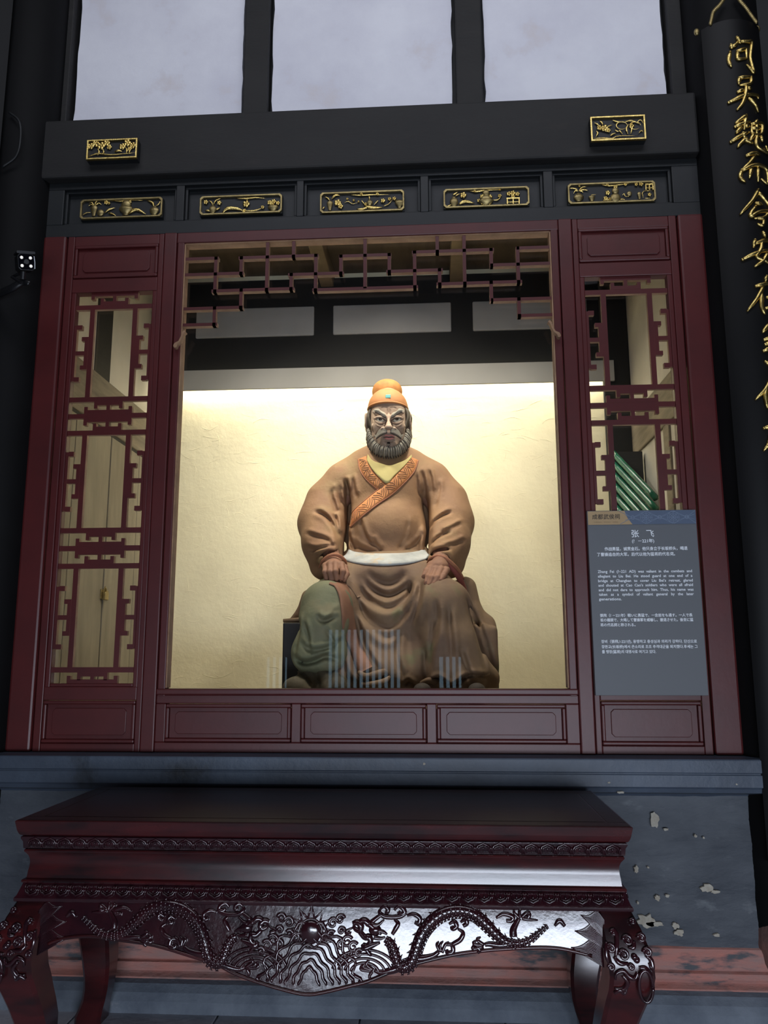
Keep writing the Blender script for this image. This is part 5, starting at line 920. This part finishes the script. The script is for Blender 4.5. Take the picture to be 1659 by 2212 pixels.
for p, wd_, am in [([(0.0333,2.8802),(0.0132,2.8688),(-0.0156,2.8457),(-0.03,2.8223)],0.0045,0.009),([(0.0936,2.879),(0.1136,2.8667),(0.1421,2.8425),(0.1563,2.8186)],0.0045,0.009),([(0.0538,3.002),(0.0566,2.978),(0.0508,2.9572)],0.0035,0.006),([(0.074,3.0016),(0.071,2.9777),(0.0767,2.9567)],0.0035,0.006),([(0.0134,3.0059),(0.0365,3.0114),(0.0596,3.0019)],0.004,0.004),([(0.1143,3.0036),(0.0913,3.0101),(0.0682,3.0017)],0.004,0.004),([(0.0274,2.7945),(0.0646,2.785),(0.1018,2.7931)],0.005,0.008),([(0.0449,2.9305),(0.0535,2.9125),(0.0448,2.8919)],0.0035,0.005),([(0.0823,2.9297),(0.0736,2.9121),(0.0822,2.8911)],0.0035,0.005),([(-0.0431,2.9384),(-0.0344,2.8993),(-0.0459,2.8489)],0.006,0.005),([(0.1678,2.9339),(0.1589,2.8953),(0.17,2.8445)],0.006,0.005)]: f.fold(p, wd_, am, y1=1.06)
V, Q = f.mesh(); meshes.append((V, Q))
# hands
def hand(lo, hi, palm, wrist, fingers, palm_r, rot, kn=.008):
    f = Field(lo, hi, .0036); f.ell(palm, palm_r, .02, rot=rot); f.chain(wrist, .03)
    for p in fingers: f.chain(p, kn)
    for p in fingers: f.ell(p[0][:3], (p[0][3]*1.12,)*3, .01)
    meshes.append(f.mesh())
    k = MB()
    for p in fingers:
        a, b = Vector(p[-1][:3]), Vector(p[-2][:3]); d = (a-b).normalized(); c = a+d*.002+Vector((0, -.75, .55)).normalized()*p[-1][3]*.86; k.ball(c, (.0068, .004, .0078), 8, 6)
    return k
nl1 = hand(*((-0.36,0.5,1.84),(-0.08,1.0,2.14),(-0.2431,0.76,1.9849),[(-0.2792,0.93,2.081,0.05),(-0.2602,0.85,2.0328,0.046),(-0.2444,0.77,1.9914,0.042)],[[(-0.288,0.735,1.9934,0.0165),(-0.2834,0.685,1.9511,0.015),(-0.2751,0.685,1.9144,0.0135)],[(-0.2581,0.72,1.9994,0.0175),(-0.2531,0.665,1.9489,0.0158),(-0.2439,0.668,1.9074,0.014)],[(-0.2269,0.715,2.0012,0.0175),(-0.2191,0.655,1.9502,0.0158),(-0.2144,0.662,1.9118,0.014)],[(-0.1956,0.72,1.9962,0.0178),(-0.1785,0.665,1.9509,0.016),(-0.1864,0.668,1.9147,0.014)],[(-0.1826,0.77,1.9854,0.018),(-0.1635,0.72,1.943,0.016),(-0.1732,0.69,1.9088,0.0135)]]), (.062, .06, .042), 0.0)
nl2 = hand(*((0.22,0.46,1.76),(0.52,1.0,2.14),(0.3521,0.73,1.9816),[(0.3727,0.9,2.0652,0.048),(0.3689,0.82,2.0233,0.044),(0.3628,0.75,1.9916,0.04)],[[(0.3155,0.73,1.9925,0.017),(0.2894,0.68,1.9534,0.015),(0.2738,0.655,1.92,0.013)],[(0.318,0.69,1.9672,0.0165),(0.2972,0.625,1.9144,0.0145),(0.2868,0.605,1.8795,0.012)],[(0.3439,0.68,1.9608,0.0165),(0.3228,0.61,1.9077,0.0145),(0.3046,0.592,1.8656,0.012)],[(0.3724,0.68,1.9605,0.0165),(0.3507,0.61,1.9075,0.0142),(0.3325,0.592,1.8704,0.012)],[(0.4034,0.685,1.9581,0.016),(0.3841,0.63,1.9167,0.0138),(0.3657,0.6,1.8886,0.0115)]]), (.062, .055, .040), 0.0)
# inner torso and limbs under the clothing
f = Field((-.42, .6, 1.4), (.55, 1.6, 2.75), .02)
f.ell(T_['chest'], (.20, .17, .30), .03); f.ell(T_['hip'], (.22, .2, .16), .05); f.cap(H_['nk1'], T_['chest'], .09, .12, .03)
for s_ in 'LR': f.chain([T_['s'+s_]+(.06,), T_['e'+s_]+(.06,), T_['w'+s_]+(.045,)], .04)
f.chain([T_['hip']+(.1,), S_['kR']+(.07,), S_['sR2']+(.06,)], .04); f.chain([T_['hip']+(.1,), (-0.2729,0.7,1.7566,0.07), (-0.3053,0.62,1.4775,0.06)], .04)
meshes.append(f.mesh())
Vs, Qs, n = [], [], 0
for i, (V, Q) in enumerate(meshes):
    Vs.append(V); Qs.append(Q+n); n += len(V)
body = np_mesh('body', np.concatenate(Vs), np.concatenate(Qs), 'skin'); bo = bpy.data.objects.new('body', body); C.objects.link(bo); bo.parent = st
body.materials.append(M['skin_dark']); nh = len(meshes[0][1]); mi = np.zeros(len(body.polygons), np.int32); mi[nh:] = 1; body.polygons.foreach_set('material_index', mi)
nl1.build('nails', 'sash', st, smooth=True)['kind'] = 'stuff'
nl2.build('nails', 'sash', st, smooth=True)['kind'] = 'stuff'
# ---- eyes, lips, brows, moustache, beard, hair
for (cx, cy, cz), dx in zip([(0.0118,1.002,2.9312),(0.1143,1.002,2.929)], (0, 0)):
    e = MB().ball((cx, cy, cz), .0265, 20, 14).build('eye', 'eyewhite', st, smooth=True)
    dv = Vector((.02, -1, -.12)).normalized(); c = Vector((cx, cy, cz))+dv*.0206+Vector((0, 0, .002))
    MB().ball(c, (.0125, .0072, .0125), 14, 10).build('iris', 'iris', e, smooth=True)
for pts, r_ in [([(0.0328,0.985,2.8165),(0.048,0.972,2.8229),(0.0655,0.966,2.818),(0.0823,0.972,2.8223),(0.0988,0.985,2.8152)],[0.003,0.0058,0.0048,0.0058,0.003]),([(0.0357,0.985,2.812),(0.0506,0.975,2.8045),(0.0651,0.971,2.8017),(0.0821,0.975,2.8039),(0.0959,0.985,2.8108)],[0.003,0.0062,0.0068,0.0062,0.003])]:
    k = MB(); k.tube(smooth_path(pts, 4), r_, 8); k.build('lip', 'lip', st, smooth=True)
MB().tube(smooth_path([(0.0301,0.982,2.8127),(0.0511,0.968,2.8109),(0.0656,0.964,2.8077),(0.0825,0.968,2.8102),(0.0989,0.982,2.8114)], 4), .0022, 6).build('mouth_line', 'hair_dark', st, smooth=True)
for q in [[(-0.0344,1.0,2.9442),(-0.0067,0.977,2.9361),(0.017,0.967,2.9344),(0.0395,0.974,2.9244),(0.0473,0.988,2.915)],[(0.1592,1.0,2.94),(0.1342,0.977,2.9331),(0.1117,0.967,2.9324),(0.0884,0.974,2.9234),(0.079,0.988,2.9143)]]:
    MB().tube(smooth_path(q, 4), [.0012, .0026, .0026, .0015], 6).build('lash_line', 'hair_dark', st, smooth=True)
def P3l(l): return [Vector(p) for p in l]
# eyebrows: bushy strands rising from a dark lower edge
for lo_, hi_ in [([(0.0489,0.962,2.937),(0.0315,0.966,2.9475),(0.0076,0.98,2.9686),(-0.0135,0.992,2.9818),(-0.0322,1.01,2.9802)],[(0.034,0.972,2.9761),(0.0137,0.975,2.9864),(-0.0018,0.99,3.0064),(-0.0228,1.0,3.007),(-0.0388,1.02,3.0015)]),([(0.0805,0.962,2.9363),(0.0975,0.966,2.946),(0.1199,0.98,2.9662),(0.1396,0.992,2.9784),(0.1562,1.01,2.9761)],[(0.0945,0.972,2.9747),(0.1145,0.975,2.9842),(0.1283,0.99,3.0035),(0.1481,1.0,3.0032),(0.1617,1.02,2.9971)])]:
    L1, H1 = smooth_path(lo_, 5), smooth_path(hi_, 5); k = MB()
    for a, b in zip(L1, H1): a = Vector(a); b = Vector(b); k.tube([a, a*.5+b*.5+Vector((0, -.004, 0)), b+Vector((0, .012, 0))], [.0034, .0034, .001], 5)
    k.build('eyebrow', 'hair', st, smooth=True)['kind'] = 'stuff'
    k = MB(); k.tube([Vector(a)+Vector((0, -.002, -.0035)) for a in L1], [.0035, .0045, .0045, .004, .002], 6); k.build('brow_edge', 'hair_dark', st, smooth=True)
# moustache
for sgn, ctrl in [(-1,[(0.0554,0.945,2.8374),(0.0319,0.955,2.8377),(0.005,0.972,2.8282),(-0.0135,0.99,2.8158),(-0.0232,1.005,2.826)]),(1,[(0.0753,0.945,2.837),(0.0976,0.955,2.8364),(0.1224,0.972,2.8259),(0.1387,0.99,2.8128),(0.1496,1.005,2.8256)])]:
    ctrl = P3l(ctrl); k = MB(); d_ = MB(); g = random.Random(5)
    for i in range(9):
        u = i/8; off = Vector((0, 0, .024*(u-.35)))
        P = [ctrl[0]+off*.6, ctrl[1]+off*1.5+Vector((0, -.006, 0)), ctrl[2]+off*1.5+Vector((0, -.004, 0)), ctrl[3]+off*.9, (ctrl[4] if u > .4 else ctrl[3])+off*.6+Vector((sgn*.004*u, 0, .002-.004*(1-u)))]
        (d_ if u < .18 else k).tube(smooth_path(P, 4), [.003, .0048, .0050, .0040, .001], 6)
    k.build('moustache', 'hair', st, smooth=True)['kind'] = 'stuff'; d_.build('moustache_underside', 'hair_dark', st, smooth=True)['kind'] = 'stuff'
# beard: radial locks from the jaw line outwards
k = MB(); d_ = MB(); g = random.Random(9)
IN = smooth_path([(-0.0657,1.1,2.9046),(-0.0478,1.06,2.8567),(-0.0251,1.03,2.809),(0.0113,1.005,2.772),(0.061,0.99,2.7553),(0.1119,1.005,2.77),(0.1456,1.03,2.8057),(0.1621,1.06,2.8525),(0.1756,1.1,2.8997)], 9)
OU = smooth_path([(-0.0851,1.12,2.8863),(-0.0862,1.1,2.8321),(-0.0661,1.07,2.7756),(-0.0114,1.04,2.7221),(0.0591,1.02,2.701),(0.1273,1.04,2.7195),(0.1786,1.07,2.7709),(0.1956,1.1,2.8266),(0.1924,1.12,2.8807)], 9)
for i, (a, b) in enumerate(zip(IN, OU)):
    for lay in range(3):
        if i % 2 == (lay == 1): continue
        a2 = Vector(a)+Vector((g.uniform(-.004, .004), -.004+.014*lay, g.uniform(-.003, .003))); b2 = Vector(b)+Vector((g.uniform(-.004, .004), .010*lay-.004, g.uniform(-.010, .004)-.006*(lay == 0)))
        m_ = (a2+b2)/2+Vector((0, -.016+.004*lay, .004)); k.tube(smooth_path([a2, m_, b2], 4), [.0036, .0054, .0058, .0050, .0036, .0012], 6)
    if i % 2 == 0 and 12 < i < 60: b3 = Vector(b)+Vector((0, .02, -.012)); d_.tube([Vector(a)+Vector((0, .03, 0)), b3+Vector((0, .01, .02)), b3], [.006, .006, .002], 5)
k.build('beard', 'hair', st, smooth=True)['kind'] = 'stuff'; d_.build('beard_underside', 'hair_dark', st, smooth=True)['kind'] = 'stuff'
f = Field((-.09, .96, 2.66), (.23, 1.3, 2.98), .005)
IN2 = IN[::6]; OU2 = OU[::6]
mid_ = [tuple((np.array(a)+np.array(b))/2+np.array([0, .045, 0]))+(.020,) for a, b in zip(IN2, OU2)]; f.chain(mid_, .02); f.build('beard_core', 'hair_mid', st)  # core coloured dark to give the shade between the locks
k = MB()
for i in range(9):
    x = -.008+.016*i/8; a = (0.0628,0.985,2.7834); b = (0.0635,0.972,2.7476)
    k.tube([(a[0]+x*.8, a[1], a[2]), (a[0]+x*1.1, (a[1]+b[1])/2-.008, (a[2]+b[2])/2), (b[0]+x*.3, b[1]-.006, b[2])], [.002, .0032, .001], 5)
k.build('soul_patch', 'hair_dark', st, smooth=True)
# side hair with combed-back locks
for sgn, cs in [(-1,[(-0.0582,1.08,3.0266),(-0.0679,1.09,2.981),(-0.059,1.09,2.9259),(-0.0486,1.07,2.8987)]),(1,[(0.1714,1.08,3.0215),(0.1795,1.09,2.9757),(0.1703,1.09,2.9212),(0.162,1.07,2.8944)])]:
    cs = P3l(cs); k = MB(); g = random.Random(3)
    for i in range(16):
        u = i/15; off = Vector((sgn*(.018*u-.006), .05*u-.012, 0))
        P = [cs[0]+off*.7+Vector((0, 0, .006)), cs[1]+off*1.15+Vector((sgn*.006, -.004, 0)), cs[2]+off*.9, cs[3]+off*.5+Vector((0, 0, .03*u+g.uniform(-.006, .006)))]
        k.tube(smooth_path(P, 4), [.004, .0075, .006, .0015], 6)
    k.build('side_hair', mat('side_hair_grey', (112, 104, 90), .8, (70, 62, 54), 24), st, smooth=True)['kind'] = 'stuff'
# ---- cap
f = Field((-.12, .92, 2.94), (.26, 1.42, 3.30), .004)
hc = (0.0501,1.145,3.0444); hz = (0.0594,0.985,3.0364)
f.ell(hc, (.129, .165, .130), .01); f.box((hc[0]-.3, .7, hc[2]-.5), (hc[0]+.3, 1.7, hz[2]), .002, .004, sub=True)
cap_, _, _ = f.build('cap', 'hat', st); f = Field((-.10, 1.0, 3.0), (.22, 1.42, 3.42), .0045)
f.chain([(0.0413,1.22,3.1057,0.092),(0.0415,1.22,3.1656,0.092)], .01); f.ell((0.0416,1.22,3.1973), (.094, .094, .066), .03); f.build('cap_crown', 'hat_top', cap_)
k = MB(); k.tube([(hc[0]+.1275*math.sin(a), hc[1]-.1635*math.cos(a)*.985, hz[2]+.004+.002*math.cos(a)) for a in np.linspace(-pi, pi, 60)], .0065, 8); k.build('cap_rim', 'hat', cap_, smooth=True)
k = MB(); k.tube([(hc[0]+.127*math.sin(a), hc[1]-.165*math.cos(a)*.985, hz[2]+.0165) for a in np.linspace(-pi, pi, 60)], .0022, 6); k.build('cap_seam', mat('cap_seam', (150, 98, 58), .7), cap_, smooth=True)
jx, jy, jz = (0.0606,0.992,3.0778); MB().box(jx-.0165, jx+.0165, jy-.012, jy+.02, jz-.0115, jz+.0115).build('jade_plaque', 'jade', cap_, bevel=.003)
# ---- collar, under garment, belt, sash laid on the clothing
bvh = BVHTree.FromPolygons([tuple(v) for v in RV], [tuple(int(i) for i in q) for q in RQ])
bvh2 = BVHTree.FromPolygons([tuple(v) for v in np.concatenate([RV, KV])], [tuple(int(i) for i in q) for q in np.concatenate([RQ, KQ+len(RV)])])
def hit(x, z, b=None, dflt=1.0):
    h = (b or bvh).ray_cast(Vector((x, -.5, z)), Vector((0, 1, 0)))
    return h[0].y if h[0] is not None else dflt
def ribbon(path, wd_, lift, m, name, th=.008, b=None, nseg=7, k=8, sm=2, dflt=1.0):
    P = smooth_path([(a, c, 0) for a, c in path], k); n = len(P); W = list(np.interp(np.linspace(0, 1, n), np.linspace(0, 1, len(wd_)), wd_)); G = []
    for i in range(n):
        a, c = P[max(i-1, 0)], P[min(i+1, n-1)]; d = np.array([c[0]-a[0], c[1]-a[1]]); d /= np.hypot(*d)+1e-9; nn = (-d[1], d[0])
        G.append([[P[i][0]+nn[0]*W[i]*(j/(nseg-1)-.5), 0, P[i][1]+nn[1]*W[i]*(j/(nseg-1)-.5)] for j in range(nseg)])
    G = np.array(G)
    for i in range(n):
        for j in range(nseg): G[i, j, 1] = hit(G[i, j, 0], G[i, j, 2], b, dflt)-lift
    for _ in range(sm): G[1:-1, :, 1] = (G[:-2, :, 1]+2*G[1:-1, :, 1]+G[2:, :, 1])/4; G[:, 1:-1, 1] = (G[:, :-2, 1]+2*G[:, 1:-1, 1]+G[:, 2:, 1])/4
    G[:, 0, 1] += lift*.6; G[:, -1, 1] += lift*.6
    vs = [tuple(p) for r in G for p in r]+[(p[0], p[1]+th, p[2]) for r in G for p in r]; N_ = n*nseg; fs = []
    for i in range(n-1):
        for j in range(nseg-1):
            a = i*nseg+j; fs += [(a, a+nseg, a+nseg+1, a+1), (N_+a, N_+a+1, N_+a+nseg+1, N_+a+nseg)]
        a = i*nseg; fs += [(a, N_+a, N_+a+nseg, a+nseg), (a+nseg-1, a+2*nseg-1, N_+a+2*nseg-1, N_+a+nseg-1)]
    for e in (0, (n-1)*nseg):
        for j in range(nseg-1): fs.append((e+j, e+j+1, N_+e+j+1, N_+e+j))
    k_ = MB(); k_.add(vs, fs); return k_.build(name, m, st, smooth=True), G
# yellow under garment in the neck opening
NK = smooth_path([(a, b, 0) for a, b in [(-0.0714,2.7301),(-0.0386,2.6816),(0.0127,2.6568),(0.0639,2.6435),(0.1198,2.6644),(0.1618,2.6923),(0.1947,2.7328)]], 5)
NK2 = smooth_path([(a, b, 0) for a, b in [(-0.076,2.687),(-0.0386,2.6195),(0.0032,2.5665),(0.0496,2.5279),(0.0915,2.5745),(0.1475,2.6401),(0.1964,2.7156)]], 5)
nv, nf = [], []
for a, b in zip(NK, NK2):
    for j in range(7): u = j/6; x, z = a[0]*(1-u)+b[0]*u, a[1]*(1-u)+b[1]*u; nv.append((x, hit(x, z)-.012, z))
for i in range(len(NK)-1):
    for j in range(6): q = i*7+j; nf.append((q, q+7, q+8, q+1))
k = MB(); k.add(nv, nf); u_ = k.build('under_garment', 'under', st, smooth=True); so = u_.modifiers.new('solid', 'SOLIDIFY'); so.thickness = .012
c1, G1 = ribbon([(-0.1116,2.7212),(-0.0965,2.6539),(-0.0591,2.5865),(0.0032,2.5239),(0.0356,2.495)], [.060, .064, .064, .060, .05], .016, 'collar', 'collar_band')
c2, G2 = ribbon([(0.2131,2.7152),(0.1846,2.6394),(0.1285,2.5644),(0.0541,2.49),(-0.0293,2.4254),(-0.1218,2.3517),(-0.2002,2.2948)], [.060, .072, .076, .078, .078, .078, .074], .022, 'collar', 'collar_band')
for G_, c_ in ((G1, c1), (G2, c2)):
    for j in (0, -1): MB().tube([tuple(p-np.array([0, .001, 0])) for p in G_[:, j]], .0045, 6).build('piping', 'cuff', c_, smooth=True)
    n = len(G_); k = MB(); i = 4
    def gp(i, v):
        i = int(np.clip(i, 0, n-1)); v = np.clip(v, 0, 6); j = int(min(v, 5)); p = G_[i, j]*(1-(v-j))+G_[i, j+1]*(v-j); return (p[0], p[1]-.0012, p[2])
    side = 1
    while i < n-3:
        for s_ in (0, 1.0):
            a = 1.0 if side > 0 else 5.0; b = 4.6-s_ if side > 0 else 1.4+s_; hw = 3-s_*1.2
            k.tube([gp(i-hw, a), gp(i-hw*.5, (a+b)/2), gp(i, b), gp(i+hw*.5, (a+b)/2), gp(i+hw, a)], .0019, 5)
        i += 4; side = -side
    k.build('chevron_pattern', 'collarline', c_, smooth=True)['kind'] = 'stuff'
bel, GB = ribbon([(-0.2048,2.0965),(-0.1545,2.0704),(-0.0635,2.0495),(0.0544,2.0411),(0.172,2.0508),(0.2444,2.071),(0.2942,2.095)], [.070, .078, .084, .088, .084, .078, .07], .02, 'beltw', 'belt', sm=4, b=bvh2)
# cuffs
for pts, rr_ in [([(-0.3461,0.86,1.9909),(-0.3188,0.8,2.0222),(-0.2832,0.775,2.0487),(-0.2423,0.77,2.0612),(-0.2063,0.785,2.0518),(-0.1831,0.82,2.0286),(-0.1814,0.88,2.0025)],[0.003,0.008,0.01,0.01,0.01,0.008,0.003]),([(0.2908,0.86,2.0177),(0.3131,0.8,2.0377),(0.3557,0.77,2.0471),(0.3978,0.765,2.0327),(0.4346,0.78,2.0048),(0.4724,0.83,1.9723),(0.507,0.93,1.9303)],[0.003,0.008,0.01,0.011,0.011,0.009,0.005])]:
    k = MB(); k.tube(smooth_path(pts, 5), rr_, 10, flat=.8); k.build('cuff', 'cuff', st, smooth=True)
k = MB(); k.tube(smooth_path([(0.398,0.8,2.0207),(0.4403,0.82,1.9796),(0.4816,0.9,1.9278),(0.5137,1.0,1.8676),(0.5481,1.08,1.7758)], 5), [.008, .016, .018, .014, .006], 10, flat=.7); k.build('sleeve_lining', mat('lining_rust', (138, 74, 64), .75), st, smooth=True)
bv3 = BVHTree.FromPolygons([tuple(v.co) for v in bpy.data.objects['trouser_leg'].data.vertices]+[tuple(v) for v in KV], [tuple(p.vertices) for p in bpy.data.objects['trouser_leg'].data.polygons]+[tuple(int(i)+len(bpy.data.objects['trouser_leg'].data.vertices) for i in q) for q in KQ])
ribbon([(-0.2401,1.8933),(-0.1937,1.8779),(-0.1596,1.811),(-0.1423,1.7115),(-0.1294,1.6128),(-0.0916,1.5068),(-0.0419,1.4098)], [.04, .055, .055, .052, .06, .07, .085], .020, 'sash', 'sash', b=bv3, sm=6, dflt=.6, th=.014)
ribbon([(-0.3078,1.9067),(-0.2569,1.9147),(-0.1974,1.9058),(-0.138,1.88),(-0.0955,1.8126)], [.02, .03, .03, .03, .02], .012, 'skirt', 'hem_fold', b=bv3, sm=5, dflt=.6)
# hem flips at the front
for pts in [[(-0.078,0.56,1.3991),(-0.0305,0.5,1.3765),(0.0193,0.49,1.3863),(0.0614,0.52,1.3999),(0.0743,0.55,1.375)],[(-0.0568,0.52,1.3374),(0.0037,0.47,1.3346),(0.059,0.48,1.3484),(0.0909,0.52,1.3758)],[(0.2441,0.56,1.3359),(0.294,0.52,1.3565),(0.3426,0.52,1.347),(0.3983,0.52,1.3279),(0.4521,0.52,1.3469),(0.502,0.54,1.375),(0.5773,0.58,1.3738),(0.6195,0.62,1.3873)]]:
    k = MB(); k.tube(smooth_path(pts, 5), [.010, .02, .022, .018, .008], 10, flat=.8); k.build('hem_fold', 'skirt', st, smooth=True)
# seat
ms = st
MB().box(*(-0.5744,), .42, .98, 1.62, 1.24, 1.6805).build('seat', 'seatblack', ms, bevel=.008)
k = MB(); k.tube([(-0.5852,1.05,1.6943),(-0.4776,1.05,1.7021),(-0.3928,1.05,1.7072)], .012, 8); k.build('seat_edge', 'skirt', ms, smooth=True)
settle()
